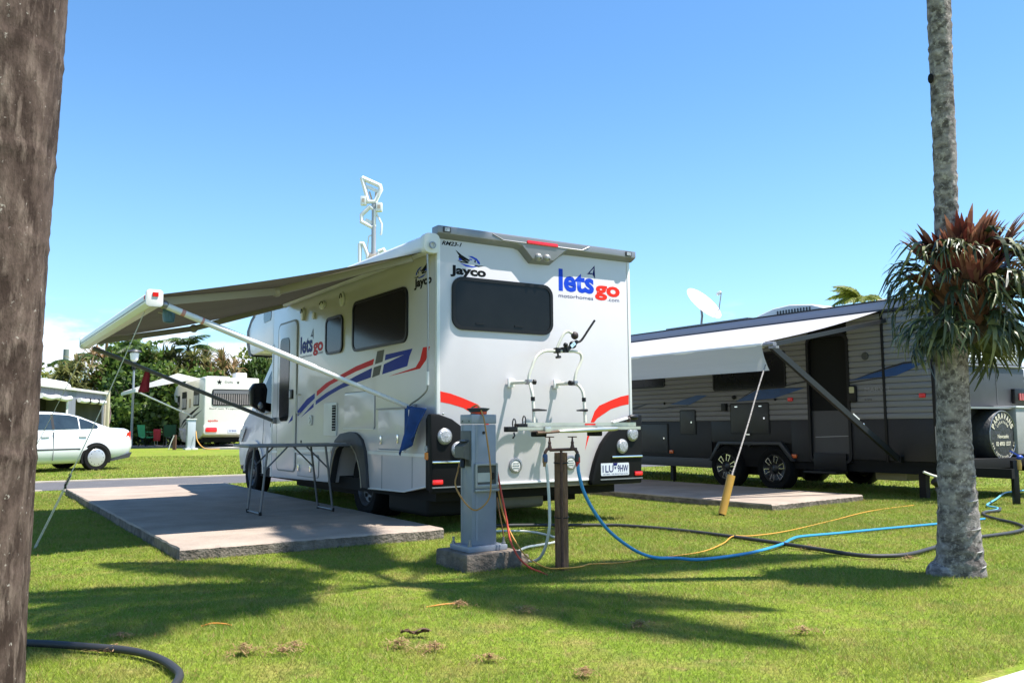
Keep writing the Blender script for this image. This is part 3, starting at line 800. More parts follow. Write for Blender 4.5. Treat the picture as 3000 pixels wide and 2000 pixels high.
# ---- bike rack
rack = mk('bike_rack', MB().tube(smooth_path([(.983, -.13, 1.48), (.99, -.13, 1.54), (1.025, -.13, 1.625), (1.06, -.13, 1.70), (1.11, -.13, 1.755), (1.189, -.13, 1.792), (1.314, -.13, 1.797), (1.47, -.13, 1.800), (1.56, -.13, 1.803), (1.63, -.13, 1.785), (1.650, -.13, 1.735), (1.625, -.13, 1.67), (1.585, -.13, 1.60), (1.562, -.13, 1.54), (1.553, -.13, 1.48)], 4), .0155, 10), cream_tube, mh)
for top, x1 in ((.983, .985), (1.553, 1.618)):
    mk('rack_leg', MB().tube(smooth_path([(top, -.12, 1.475), (top + (x1 - top) * .5 + .004, -.15, 1.45), (x1 - .005, -.185, 1.39), (x1, -.20, 1.30), (x1, -.21, 1.18), (x1, -.215, 1.045)], 4), .0165, 10), cream_tube, rack)
    mk('rack_sleeve', MB().tube([(x1, -.20, 1.285), (x1, -.20, 1.325)], .022, 10), blk, rack)
    mk('rack_clamp', MB().box(top - .02, top + .025, -.16, -.09, 1.45, 1.50), grey_metal, rack, bevel=.008)
    mk('rack_knob', MB().lathe([(.012, 0), (.012, .02), (.026, .025), (.026, .05)], (top + (.03 if top < 1.2 else -.02), -.13, 1.475), (1 if top < 1.2 else -1, -.15, 0), 12), blk, rack)
    mk('rack_bracket', MB().tube([(top - .045, .118, 1.477), (top - .002, -.12, 1.474)], .019, 10), cream_tube, rack)
    mk('bracket_foot', MB().box(top - .085, top - .005, .108, .1285, 1.43, 1.52), white_alu, rack, bevel=.004)
    s = 1 if top < 1.2 else -1
    mk('rack_strap', MB().tube([(x1 - s * .02, -.225, 1.195), (x1 + s * .04, -.24, 1.196), (x1 + s * .13, -.25, 1.192)], [.014, .013, .007], 8), blk, rack)
def rail(name, x0, x1, p, z, w, h):
    mb = MB().box(x0, x1, -p - w / 2, -p + w / 2, z - h / 2, z - h / 2 + .006).box(x0, x1, -p - w / 2, -p - w / 2 + .005, z - h / 2, z + h / 2).box(x0, x1, -p + w / 2 - .005, -p + w / 2, z - h / 2, z + h / 2)
    return mk(name, mb, alu_raw, rack)
rail('wheel_rail', .82, 2.22, .27, 1.050, .07, .042)
rail('wheel_rail', .55, 2.17, .40, 1.012, .07, .032)
mk('rack_tube', MB().tube([(1.12, -.45, .985), (1.30, -.455, .990), (1.80, -.45, 1.005), (1.86, -.43, 1.008)], [.014, .021, .021, .016], 10), alu_raw, rack)
mk('rack_tube_end', MB().tube([(.86, -.45, .972), (.97, -.45, .975), (1.115, -.45, .985)], [.018, .012, .014], 8), mat('rusty_sleeve', (.16, .09, .05), .7, var=.5, vscale=20), rack)
mk('rack_base', MB().box(.95, 1.02, -.46, -.20, .975, 1.03).box(1.58, 1.65, -.46, -.20, .985, 1.03), alu_raw, rack, bevel=.004)
for x, p, z in ((.60, .40, 1.012), (.80, .27, 1.04)):
    b = mk('wheel_cup', MB().box(x - .06, x + .05, -p - .04, -p + .04, z - .028, z + .022), blk, rack, bevel=.008)
    mk('wheel_strap', MB().tube([(x + .02, -p - .02 + .028 * math.cos(q), z + .05 + .045 * math.sin(q)) for q in [i * .7 for i in range(10)]], .006, 6), blk, b)
mk('strap_tail', MB().tube([(.60, -.445, .98), (.605, -.45, .95), (.585, -.45, .925)], .008, 6), blk, rack)
mk('rail_end', MB().bar((1.90, -.30, 1.07), (2.10, -.30, 1.115), .05, .02), white_alu, rack, bevel=.004)
mk('rail_end_cap', MB().ball((2.19, -.30, 1.125), (.075, .03, .03), 14, 8), blk, rack)
mk('rail_hinge', MB().ball((2.115, -.31, 1.10), (.022, .03, .03), 10, 6).box(2.10, 2.18, -.30, -.24, 1.03, 1.065), mat('hinge', (.05, .03, .025), .5), rack)
mk('rail_badge', MB().box(1.545, 1.68, -.3085, -.307, 1.045, 1.060), red_v, rack)
for x in (.90, 1.585):
    mk('rail_underclip', MB().box(x, x + .11, -.40, -.28, .935, .985), blk_mat, rack, bevel=.012)
# the bike clamp on the hoop
mk('clamp_tube', MB().tube(smooth_path([(1.335, -.13, 1.83), (1.365, -.135, 1.89), (1.40, -.14, 1.955), (1.430, -.145, 1.990), (1.466, -.15, 2.003), (1.515, -.15, 1.985)], 4), .0145, 9), cream_tube, rack)
mk('clamp_knob', MB().ball((1.545, -.155, 1.965), (.042, .035, .042), 12, 8), mat('worn_knob', (.03, .015, .012), .6), rack)
mk('clamp_jaw', MB().ball((1.515, -.16, 1.868), (.045, .03, .04), 10, 6).box(1.40, 1.455, -.17, -.10, 1.785, 1.84).ball((1.415, -.17, 1.86), .026, 8, 6).bar((1.43, -.16, 1.81), (1.57, -.16, 1.905), .035, .035), blk, rack)
mk('clamp_plate', MB().bar((1.475, -.182, 1.845), (1.525, -.185, 1.885), .008, .035), chrome, rack)
mk('clamp_arm', MB().tube(smooth_path([(1.56, -.16, 1.900), (1.60, -.165, 1.905), (1.635, -.17, 1.935), (1.70, -.175, 2.02), (1.79, -.18, 2.135)], 4), .0125, 8), blk, rack)
mk('hoop_clamp', MB().box(1.31, 1.36, -.165, -.10, 1.775, 1.83), blk, rack, bevel=.006)
mk('hoop_knob', MB().lathe([(.010, 0), (.010, .03), (.030, .034), (.030, .05)], (1.334, -.145, 1.775), (0, -.2, -1), 12), blk, rack)

# the whole rack stands a hand's breadth off the wall
rack.location = (-.10, -.145, -.006)
# ---- pulled out awning
cas = mk('awning', MB().prism(rrect(-.165, -.005, 2.72, 2.895, .06), lambda a, b, t: (a, t, b), .0, 4.45), white_alu, mh)
for y0, y1 in ((-.06, .03), (4.42, 4.50)):
    mk('cassette_cap', MB().prism(rrect(-.175, -.0, 2.705, 2.905, .06), lambda a, b, t: (a, t, b), y0, y1), white_p, cas, bevel=.012)
mk('cassette_bolt', MB().lathe([(.035, .0), (.035, .012), (.025, .012), (.025, .004)], (-.09, -.07, 2.78), (0, -1, 0), 18, caps=False), grey_metal, cas)
def fab(i, j):
    y0 = .05 + .08 * j; y1 = 4.38 + .10 * j
    y = y0 + (y1 - y0) * i
    return (-.12 - 2.395 * j, y, 2.735 + (2.135 - 2.735) * j - .035 * math.sin(math.pi * j) + .006 * math.sin(i * 17) * math.sin(math.pi * j))
mk('awning_fabric', MB().grid(fab, 24, 14), aw_fab, cas, smooth=60)
rl = mk('awning_rail', MB().prism([(-2.47, 2.07), (-2.47, 2.17), (-2.50, 2.195), (-2.555, 2.195), (-2.58, 2.165), (-2.58, 2.10), (-2.545, 2.065)], lambda a, b, t: (a - .04, t, b - .035), .14, 4.48), white_alu, cas, bevel=.006)
for y in (.11, 4.48):
    mk('rail_cap', MB().prism(rrect(-2.63, -2.495, 2.025, 2.17, .03), lambda a, b, t: (a, t, b), y, y + .035), white_p, cas, bevel=.008)
mk('rail_groove', MB().bar((-2.618, .15, 2.083), (-2.618, 4.47, 2.083), .012, .007), seam, cas)
mk('rail_marking', MB().box(-2.58, -2.535, .102, .1095, 2.11, 2.145).box(-2.6225, -2.618, .22, .25, 2.095, 2.13), red_v, cas)
arm_m = mat('awning_arm', (.36, .335, .30), .45)
def arm(p0, p1, p2, w=.055, h=.07):
    mb = MB().bar(p0, p1, w, h).bar(p1, p2, w, h); mb.ball(p1, .055, 10, 6)
    return mk('awning_arm', mb, arm_m, cas, bevel=.004)
arm((-2.48, .32, 2.10), (-1.30, .90, 2.36), (-.17, .20, 2.69))
arm((-2.48, 4.10, 2.08), (-1.30, 4.364, 2.335), (-.17, 4.20, 2.70))
lg = mk('awning_leg', MB().tube([(-2.48, .20, 2.06), (-1.1, .342, 1.584)], .029, 12).tube([(-1.15, .337, 1.601), (-.06, .45, 1.222)], .0235, 12), white_alu, cas)
mk('leg_joint', MB().ball((-2.47, .20, 2.06), .04, 10, 6), grey_metal, cas)
mk('leg_marking', MB().tube([(-2.33, .2154, 2.0083), (-2.30, .2185, 1.9979)], .0296, 12).tube([(-2.16, .2329, 1.9496), (-2.14, .235, 1.9427)], .0295, 12), mat('faded_red', (.55, .25, .22), .6), cas)
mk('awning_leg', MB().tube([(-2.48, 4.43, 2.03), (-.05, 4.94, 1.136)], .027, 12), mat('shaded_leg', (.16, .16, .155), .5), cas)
mk('wall_bracket', MB().box(-.05, .0, 4.90, 4.98, 1.09, 1.18).box(-.05, .0, .42, .49, 1.17, 1.26), grey_metal, cas, bevel=.006)
mk('winder_rod', MB().tube(smooth_path([(-.12, -.02, 2.70), (-.10, .0, 2.3), (-.09, .02, 1.6), (-.09, .02, 1.42), (-.095, .06, 1.36), (-.10, .20, 1.30), (-.10, .36, 1.255), (-.10, .385, 1.22), (-.10, .385, 1.08)], 4), .009, 8), grey_metal, cas)
mk('winder_grip', MB().tube([(-.09, .02, 1.43), (-.09, .02, 1.56)], .016, 8).tube([(-.10, .385, 1.08), (-.10, .385, 1.20)], .013, 8), white_p, cas)
# ================================================================== THINGS ROUND THE MOTORHOME
# blue cloth hung over the end of the awning leg
def cloth(name, label, cat, corners, nu, nv, wave, m, loc=None, rz=0.0, thick=.004):
    """corners: top-left, top-right, bottom-right, bottom-left in local metres; wave(i, j) pushes it out of plane"""
    mb = MB(); a, b, c, d = [Vector(q) for q in corners]
    nrm = (b - a).cross(d - a).normalized()
    def fn(i, j): return tuple(a.lerp(b, i).lerp(d.lerp(c, i), j) + nrm * wave(i, j))
    mb.grid(fn, nu, nv)
    o = mk(name, mb, m, smooth=60)
    s = o.modifiers.new('thickness', 'SOLIDIFY'); s.thickness = thick
    if loc is not None: o.location = loc; o.rotation_euler = (0, 0, rz)
    return tag(o, label, cat)
blue_cloth = mat('blue_towel', (.018, .075, .30), .9, var=.35, vscale=9, trans=.12)
cloth('cloth', 'blue cloth draped over the lower end of the near awning leg', 'cloth',
      [(-.115, .46, 1.245), (-.115, -.01, 1.205), (-.10, .22, .94), (-.12, .56, .74)], 14, 14,
      lambda i, j: .03 * math.sin(i * 9 + j * 3) * (0.3 + j), blue_cloth, ORI, YAW)
pink = mat('pink_cloth', (.55, .06, .10), .9, var=.4, vscale=7, trans=.25)
cloth('flag', 'thin faded red cloth hanging from the far awning leg', 'cloth',
      [(-1.84, 4.57, 1.79), (-1.78, 4.58, 1.765), (-1.78, 4.59, 1.50), (-1.92, 4.58, 1.49)], 6, 8,
      lambda i, j: .012 * math.sin(i * 8), pink, ORI, YAW)
# blue fly trap under the awning corner
ft = thing('fly_trap', 'small translucent blue bag hanging under the awning corner', 'fly trap', site(.36, -2.40, 1.925), YAW)
mk('bag', MB().lathe([(.02, 0), (.045, .01), (.052, .06), (.05, .12), (.03, .14), (.012, .15)], (0, 0, 0), (0, 0, 1), 14), mat('blue_film', (.05, .16, .26), .3, alpha=.75), ft)
mk('cord', MB().tube([(0, 0, .145), (0, 0, .20)], .004, 6).tube([(0, -.01, .05), (-.02, .10, .09), (-.05, .19, .11)], .003, 5), mat('cord_white', (.6, .6, .55), .8), ft)

# guy ropes of the awning
rope_m = mat('pale_rope', (.62, .60, .52), .85, var=.3, vscale=60)
def guy(label, top, foot, k):
    t = thing('guy_rope', label, 'guy rope', foot, 0)
    top = Vector(top) - Vector(foot)
    pts = [Vector((0, 0, .0)) + top * s + Vector((0, 0, -.05 * math.sin(math.pi * s))) for s in [i / 12 for i in range(13)]]
    mk('rope', MB().tube(pts, .0042, 6), rope_m, t)
    mk('rope', MB().tube([p + Vector((.012, 0, 0)) for p in pts[:5]], .004, 6), rope_m, t)
    a, b = top * k, top * (k + .045)
    ax = (b - a).normalized(); s1 = ax.cross(Vector((0, 1, 0))).normalized(); s2 = ax.cross(s1)
    sp = [a + (b - a) * (i / 40) + (s1 * math.cos(i * 1.3) + s2 * math.sin(i * 1.3)) * .010 + Vector((0, 0, -.05 * math.sin(math.pi * k))) for i in range(41)]
    mk('tension_spring', MB().tube(sp, .0035, 5), blk, t)
    mk('peg', MB().tube([(0, 0, -.1), (.01, .02, .03), (.02, .03, .025)], .005, 6), grey_metal, t)
    mk('slide', MB().box(a.x - .006, a.x + .006, a.y - .01, a.y + .01, a.z - .07, a.z - .03), blk, t)
guy('pale guy rope from the near awning corner down to the grass', site(.50, -2.57, 2.03), (-4.15, 7.61, 0), .29)
guy('pale guy rope from the far awning corner running behind the left palm trunk', site(4.35, -2.57, 2.03), (-6.72, 11.5, 0), .23)

# folding table frame
tb = thing('folding_table', 'bare grey folding table frame standing on the slab', 'table', (-2.51, 9.715, .1), YAW)
# local x = right, y = forward: feet at x -.62.., the two leg pairs
tm = mat('table_metal', (.16, .165, .175), .42, metal=.5, var=.2)
mk('table_frame', MB().bar((-.52, -.30, .735), (.62, -.30, .735), .028, .03).bar((-.52, .30, .735), (.62, .30, .735), .028, .03).bar((-.51, -.30, .735), (-.51, .30, .735), .028, .03).bar((.61, -.30, .735), (.61, .30, .735), .028, .03), tm, tb, bevel=.005)
mk('table_top', MB().box(-.505, .605, -.285, .285, .735, .745), mat('table_top', (.33, .335, .35), .4, metal=.4, var=.15), tb)
def pair(xf, xt, s):
    for y in (-.235, .235):
        l = mk('leg', MB().tube([(xf, y, .012), (xt, y, .73)], .0125, 9), tm, tb)
        mk('foot', MB().tube([(xf, y, .0), (xf - (xt - xf) * .04, y, .04)], .016, 9), blk, l)
    mk('foot_bar', MB().tube([(xf, -.235, .02), (xf, .235, .02)], .011, 8), tm, tb)
    for y in (-.235, .235):
        mk('brace', MB().tube([(xf + (xt - xf) * .66, y, .48), (xt + s * .22, y, .725)], .009, 8), tm, tb)
pair(-.365, -.30, 1); pair(.445, .35, -1)

# ---- power pedestal
ped = thing('power_pedestal', 'grey steel power pedestal on a concrete footing behind the motorhome', 'power pedestal', PED, YAW)
pg = mat('pedestal_paint', (.235, .262, .305), .42, var=.14, vscale=5, coat=.15)
pgd = mat('pedestal_dark', (.085, .085, .075), .5, var=.3)
mk('footing', MB().box(-.235, .235, -.235, .235, -.1, .125), mat('footing_concrete', (.21, .165, .125), .95, var=.6, vscale=7, bump=1.0, bscale=28), ped, bevel=.018)
mk('footing', MB().box(.24, .33, -.19, .20, -.1, .085), MATS['footing_concrete'], ped, bevel=.02)
fl = mk('flange', MB().box(-.165, .165, -.145, .145, .125, .165), pg, ped, bevel=.008)
for x, y in ((-.145, -.12), (.145, -.12), (-.145, .12), (.145, .12)):
    mk('bolt', MB().lathe([(.016, .165), (.016, .180), (.009, .182), (.009, .215)], (x, y, 0), (0, 0, 1), 10), grey_metal, fl)
post = mk('post', MB().box(-.105, .105, -.085, .085, .165, 1.045), pg, ped, bevel=.007)
mk('post_rib', MB().box(-.075, -.055, -.0875, -.084, .2, 1.04).box(-.1075, -.104, .05, .058, .2, 1.04), pg, post)
mk('cap_hood', MB().box(-.108, .108, -.088, .088, 1.05, 1.12), pg, ped, bevel=.008)
mk('cap_screw', MB().lathe([(.006, .0), (.006, .003)], (-.108, .05, 1.07), (-1, 0, 0), 8).lathe([(.006, .0), (.006, .003)], (-.108, -.05, 1.07), (-1, 0, 0), 8), blk, ped)
tf = mk('top_light', MB().lathe([(.060, 1.12), (.058, 1.135), (.085, 1.160), (.090, 1.166), (.04, 1.172)], (0, 0, 0), (0, 0, 1), 20), mat('top_fitting', (.05, .06, .07), .5), ped)
mk('light_ring', MB().lathe([(.062, 1.122), (.064, 1.145)], (0.004, 0, 0), (0, 0, 1), 20, caps=False), red_lens, tf)
so = mk('outlet_panel', MB().box(-.113, -.104, -.072, .072, .74, 1.0), pgd, ped, bevel=.003)
mk('outlet_hood', MB().add([(-.105, -.068, .93), (-.105, .068, .93), (-.165, .068, .885), (-.165, -.068, .885), (-.105, -.068, .78), (-.105, .068, .78), (-.165, .068, .80), (-.165, -.068, .80)],
    [(0, 1, 2, 3), (3, 2, 6, 7), (0, 3, 7, 4), (1, 5, 6, 2)]), pgd, so)
mk('outlet_lever', MB().ball((-.135, 0, .925), (.02, .055, .008), 10, 6), grey_metal, so)
mk('plug', MB().tube([(-.14, -.01, .79), (-.15, -.02, .73)], .020, 9), blk, so)
mk('breaker_cover', MB().ball((-.125, .075, .86), (.018, .022, .05), 10, 8), grey_metal, so)
mtr = mk('meter_window', MB().ring(rrect(-.085, .108, .575, .76, .008), rrect(-.068, .092, .605, .742, .006), lambda a, b, t: (a, -.085 - t, b), -.005, .022), mat('meter_frame', (.28, .29, .29), .4, metal=.4), ped, bevel=.003)
mk('meter_glass', MB().box(-.068, .092, -.0875, -.086, .605, .742), pgd, mtr)
mk('meter_label', MB().box(-.058, .062, -.089, -.0876, .622, .690), mat('label_card', (.46, .47, .42), .6, var=.15), mtr)
mk('meter_switch', MB().box(.066, .080, -.098, -.0876, .64, .69), blk, mtr)
mk('meter_ledge', MB().box(-.088, .112, -.118, -.085, .553, .572), mat('meter_frame', (.28, .29, .29)), mtr, bevel=.003)
mk('post_hole', MB().lathe([(.012, .0), (.012, .003)], (-.005, -.086, .985), (0, -1, 0), 12), blk, post)

cable_y = mat('yellow_cord', (.55, .27, .035), .5); cable_r = mat('red_cord', (.55, .055, .02), .5); cable_o = mat('orange_cord', (.62, .22, .03), .5)
def line(name, label, cat, pts, r, m, n=6, parts=None, seg=8):
    base = Vector(pts[-1]) if False else Vector(pts[0]); base = Vector((base.x, base.y, 0))
    P = smooth_path([Vector(p) - base for p in pts], n)
    o = mk(name, MB().tube(P, r, seg), m, smooth=60); o.location = base
    return tag(o, label, cat)
line('extension_cord', 'yellow cord looped over the pedestal top and round into its outlet', 'cord',
     [(-.31, 6.60, 1.175), (-.26, 6.52, 1.185), (-.215, 6.43, 1.10), (-.190, 6.40, .95), (-.170, 6.40, .80), (-.160, 6.38, .652), (-.176, 6.36, .505), (-.267, 6.33, .430), (-.351, 6.38, .482), (-.425, 6.47, .599), (-.410, 6.52, .70), (-.400, 6.545, .76)], .0062, mat('tan_cord', (.40, .19, .04), .5))
line('extension_cord', 'yellow cord dropping beside the pedestal and trailing past the tap post across the lawn', 'cord',
     [(-.121, 6.57, .62), (-.083, 6.52, .422), (-.04, 6.46, .302), (.016, 6.40, .198), (.102, 6.33, .095), (.236, 6.27, .03), (.36, 6.28, .024), (.48, 6.34, .024), (.57, 6.47, .022), (.8, 6.6, .010), (1.04, 6.78, .010), (1.5, 7.09, .013), (1.80, 7.55, .02), (1.98, 7.90, .038), (2.15, 7.94, .034), (2.61, 8.42, .014), (3.34, 9.27, .014), (4.21, 10.32, .014), (5.11, 11.14, .006)], .0058, cable_y)
line('extension_cord', 'red orange cord dropping from the pedestal to the grass by the tap post', 'cord',
     [(-.123, 6.57, .72), (-.088, 6.51, .547), (-.048, 6.45, .352), (-.021, 6.38, .21), (.04, 6.32, .095), (.12, 6.27, .03), (.19, 6.2, .012), (.26, 6.12, -.01)], .0075, cable_r)
line('extension_cord', 'short thin orange cord hanging at the right side of the pedestal', 'cord',
     [(-.120, 6.58, .50), (-.10, 6.56, .38), (-.075, 6.55, .25), (-.06, 6.55, .12), (-.05, 6.56, .02)], .005, mat('brown_cord', (.38, .16, .05), .6))
for k, (lab, pts) in enumerate((('orange cord end just showing in the grass near the left palm', [(-1.63, 4.63, .002), (-1.58, 4.64, .014), (-1.52, 4.65, .010), (-1.48, 4.655, .0)]),
                 ('orange cord showing through the grass in the middle of the foreground', [(-.50, 5.09, .0), (-.42, 5.11, .009), (-.36, 5.14, .009), (-.28, 5.22, .0)]))):
    line('extension_cord', lab, 'cord', pts, .0045, cable_o)

# ---- tap post
tp = thing('tap_post', 'round weathered timber post carrying two garden taps', 'tap post', (.352, 6.36, 0))
timber = mat('timber', (.36, .20, .115), .9, var=.65, vscale=9, bump=1.0, bscale=26, stretch=(7, 7, .7), spec=.15)
ring = []
mb = MB(); n = 20
for z, r in ((-.2, .050), (0, .049), (.2, .049), (.5, .0485), (.80, .048), (.836, .047), (.838, .040)):
    ring.append([(r * (1 + .035 * math.sin(k * 2.2) + .02 * math.sin(k * 5.1)) * math.cos(2 * math.pi * k / n), r * (1 + .035 * math.sin(k * 2.2) + .02 * math.sin(k * 5.1)) * math.sin(2 * math.pi * k / n), z) for k in range(n)])
mb.v = [p for r_ in ring for p in r_]
mb.f = [(i * n + k, i * n + (k + 1) % n, (i + 1) * n + (k + 1) % n, (i + 1) * n + k) for i in range(len(ring) - 1) for k in range(n)] + [tuple((len(ring) - 1) * n + k for k in range(n))]
mk('post', mb, timber, tp)
rust = mat('rusty_brass', (.13, .065, .045), .6, metal=.4, var=.5, vscale=30)
for z in (.765, .375):
    mk('wire_band', MB().tube([(.052 * math.cos(q), .052 * math.sin(q), z + .004 * math.sin(q)) for q in [2 * math.pi * i / 20 for i in range(21)]], .0035, 6), blk, tp)
mk('water_pipe', MB().tube([(-.085, -.055, .858), (.115, -.055, .864)], .0115, 9).tube([(.0, -.055, .86), (.0, -.053, .78), (.0, -.053, .0)], .010, 8), rust, tp)
for x, s in ((-.084, -1), (.081, 1)):
    t = mk('tap', MB().lathe([(.015, -.02), (.017, .0), (.013, .012), (.010, .03), (.014, .036), (.008, .045), (.005, .075)], (x, -.06, .875), (0, 0, 1), 12).tube([(x, -.06, .872), (x + s * .02, -.068, .862), (x + s * .034, -.072, .84), (x + s * .034, -.072, .825)], .012, 9), rust, tp)
    mk('tap_handle', MB().bar((x - .033, -.06, .952), (x + .033, -.06, .952), .011, .008), rust, t)
    mk('hose_fitting', MB().lathe([(.015, 0), (.019, -.012), (.019, -.055), (.012, -.062)], (x + s * .034, -.072, .83), (0, 0, 1), 12), mat('blue_fitting', (.03, .06, .14), .5) if s < 0 else mat('black_fitting', (.02, .03, .025), .5), t)
    mk('hose_collar', MB().lathe([(.018, -.020), (.018, -.056), (.014, -.062), (.014, -.085)], (x + s * .036, -.072, .826), (0, 0, 1), 12), mat('brass_collar', (.30, .16, .07), .5) if s < 0 else mat('red_collar', (.50, .02, .02), .4), t)

white_hose = mat('white_hose', (.60, .60, .54), .4); blue_hose = mat('blue_hose', (.035, .27, .52), .35, var=.15); blk_hose = mat('black_hose', (.03, .031, .033), .6, var=.3)
line('hose', 'white hose dropping from the left tap and curling on the grass', 'hose',
     [(.238, 6.287, .765), (.252, 6.285, .657), (.263, 6.29, .414), (.256, 6.31, .269), (.22, 6.40, .12), (.167, 6.5, .045), (.08, 6.62, .03), (.03, 6.78, .025), (.02, 7.0, .024), (.10, 7.33, .024), (.25, 7.52, .024), (.385, 7.72, .024), (.37, 8.02, .024), (.19, 8.40, .024), (-.04, 8.50, .024), (-.5, 8.45, .02)], .011, white_hose)
line('hose', 'bright blue hose running from the right tap across the lawn', 'hose',
     [(.470, 6.287, .765), (.476, 6.285, .692), (.512, 6.30, .558), (.592, 6.35, .407), (.713, 6.42, .255), (.899, 6.53, .113), (1.06, 6.62, .045), (1.23, 6.68, .030), (1.43, 6.64, .026), (1.88, 6.96, .026), (2.25, 7.39, .03), (2.42, 7.64, .042), (2.58, 7.85, .038), (3.0, 8.15, .026), (3.63, 8.51, .026), (4.31, 8.88, .026), (5.0, 9.3, .026)], .0125, blue_hose)
line('hose', 'black drain hose lying across the lawn to the foot of the fern palm', 'hose',
     [(-.3, 8.9, .03), (.2, 8.95, .028), (.82, 8.93, .028), (1.13, 8.86, .028), (1.63, 8.42, .028), (2.12, 7.71, .030), (2.44, 7.18, .028), (2.65, 6.80, .028), (2.86, 6.74, .028), (3.1, 6.85, .028), (3.6, 7.35, .028)], .0165, blk_hose)
line('hose', 'black hose in the bottom left corner beside the left palm', 'hose',
     [(-2.6, 4.20, .028), (-2.28, 4.18, .030), (-1.91, 4.09, .030), (-1.72, 4.02, .030), (-1.57, 3.91, .030), (-1.44, 3.76, .030), (-1.35, 3.60, .030), (-1.30, 3.3, .030)], .0175, blk_hose)
line('hose', 'black hose bending back on itself right of the fern palm', 'hose',
     [(3.7, 7.6, .028), (4.2, 7.85, .028), (4.66, 8.16, .028), (4.95, 8.50, .028), (5.08, 8.9, .028), (5.10, 9.2, .028), (5.18, 9.62, .028), (5.35, 9.95, .028), (5.62, 10.15, .028), (5.80, 10.43, .028)], .017, blk_hose)
line('hose', 'pale blue hose leading back to the small black tap post', 'hose',
     [(5.40, 10.02, .03), (5.62, 10.2, .03), (5.78, 10.45, .03), (5.82, 10.75, .03), (6.15, 11.25, .03), (6.5, 11.75, .03), (7.1, 12.6, .04), (7.6, 13.0, .04)], .0125, mat('pale_blue_hose', (.10, .36, .52), .4))

# ---- awning stake
st = thing('tent_stake', 'slanting yellow plastic sleeve over a stake on the lawn', 'stake', (2.385, 10.0, 0))
mk('sleeve', MB().tube([(0, 0, .02), (.135, .06, .455)], .046, 16), mat('yellow_sleeve', (.56, .30, .05), .5, var=.15, vscale=5), st)
mk('stake_tip', MB().tube([(-.02, -.01, -.1), (0, 0, .03)], .035, 10), rubber, st)
rope2 = mat('speckled_rope', (.42, .39, .36), .9, var=.7, vscale=70, col2=(.12, .10, .10))
line('rope', 'speckled rope tied from the caravan awning corner to the yellow stake', 'rope',
     [(2.515, 10.055, .43), (2.69, 10.30, .73), (2.87, 10.55, 1.06), (3.06, 10.82, 1.43), (3.255, 11.07, 1.80)], .0095, rope2)

# ---- small things on the lawn
bark = mat('bark', (.15, .085, .045), .95, var=.6, vscale=20)
b = thing('bark_piece', 'dark curled strip of bark lying on the front lawn', 'bark', (-.485, 4.36, 0))
mk('strip', MB().grid(lambda i, j: (-.07 + .14 * i, .035 * (j - .5), .024 + .006 * math.sin(i * 9) + .03 * abs(j - .5) ** 1.5 + .004 * math.sin(i * 23 + j * 9)), 12, 5), bark, b, smooth=0)
mk('strip', MB().grid(lambda i, j: (.0 + .08 * i, (.045 - .03 * i) * (j - .5) + .012, .030 + .014 * math.sin(i * 3)), 6, 3), bark, b, smooth=0)
tag(mk('stone', MB().ball((1.0, 13.3, .11), (.13, .10, .09), 12, 8), mat('pale_stone', (.55, .45, .34), .9, var=.3)), 'pale rounded stone behind the motorhome near the second slab', 'stone')
thatch = leaf_mat('thatch', [(.16, .085, .04), (.33, .19, .09), (.46, .32, .17)], .25, .8)
clump_labels = ['brown dry grass clump left of centre in the foreground, largest of the clippings', 'brown dry grass clump just right of the largest clipping', 'brown dry grass clump behind the largest clipping',
  'dry grass clump below the pedestal shadow', 'flat dry grass clump behind the bark strip', 'dry grass clump just right of the bark strip', 'dry grass clump front right of centre', 'dry grass clump near the left palm',
  'dry grass clump at the end of the palm shadow', 'dry grass clump low in the front centre', 'dry grass clump at the very front right of centre', 'dry grass clump near the frond shadow', 'dry grass clump against the black drain hose',
  'dry grass clump at the foot of the fern palm', 'dry grass clump lying over the corner hose']
for k, ((x, y), s) in enumerate(zip([(-1.23, 4.05), (-1.05, 4.04), (-1.02, 4.13), (-.31, 5.06), (-.53, 4.15), (-.37, 4.09), (.64, 4.53), (-1.93, 4.35), (1.42, 4.37), (-.11, 3.91), (.29, 3.67), (.07, 4.91), (2.45, 7.28), (2.98, 6.63), (-1.83, 4.08)],
        [1.2, .7, .8, .8, 1.0, .9, .8, .7, .9, .7, .8, .8, 1.0, .9, .9])):
    g = random.Random(50 + k); mb = MB(); mb.tint = []
    for i in range(150):
        q = g.uniform(0, 6.28); r = g.gauss(0, .034) * s * (1 + .4 * math.sin(q * 2 + k)); cx, cy = r * math.cos(q) * (1.2 + .9 * ((k * 37) % 10) / 10), r * math.sin(q)
        z = .02 + g.random() * .034 * s * max(0.2, 1 - abs(r) / (.07 * s)); a = g.uniform(0, 6.28); l = g.uniform(.01, .03) * s; w = .0022
        d = Vector((math.cos(a), math.sin(a), g.uniform(-.3, .5))) * l; e = Vector((-math.sin(a), math.cos(a), 0)) * w
        p = Vector((cx, cy, z)); mb.add([p - d - e, p - d + e, p + d], [(0, 1, 2)]); mb.tint.append(g.random())
    o = mk('grass_clump', mb, thatch, smooth=0, fix=False); o.location = (x, y, 0)
    tag(o, clump_labels[k], 'grass clump', 'dry grass clippings lying on the lawn')
# ================================================================== DARK CARAVAN
# local axes as the motorhome's; origin under the foot of its left wall level with the motorhome's rear
cv = thing('caravan', 'dark grey and silver ribbed caravan with white awning out and lettered spare wheel cover', 'caravan', site(0, 7.25), YAW)
sil = mat('silver_cladding', (.205, .20, .206), .5, metal=.1, var=.10, vscale=3, stretch=(1, .3, 6))
dk = mat('checker_plate', (.020, .020, .023), .45, metal=.3, var=.35, vscale=60)
dk2 = mat('charcoal_panel', (.024, .025, .028), .4)
fas = mat('blue_grey_fascia', (.20, .22, .29), .4, metal=.2)
U0, U1 = -.66, 7.6
cw = lambda a, b, t: (-t, a, b)
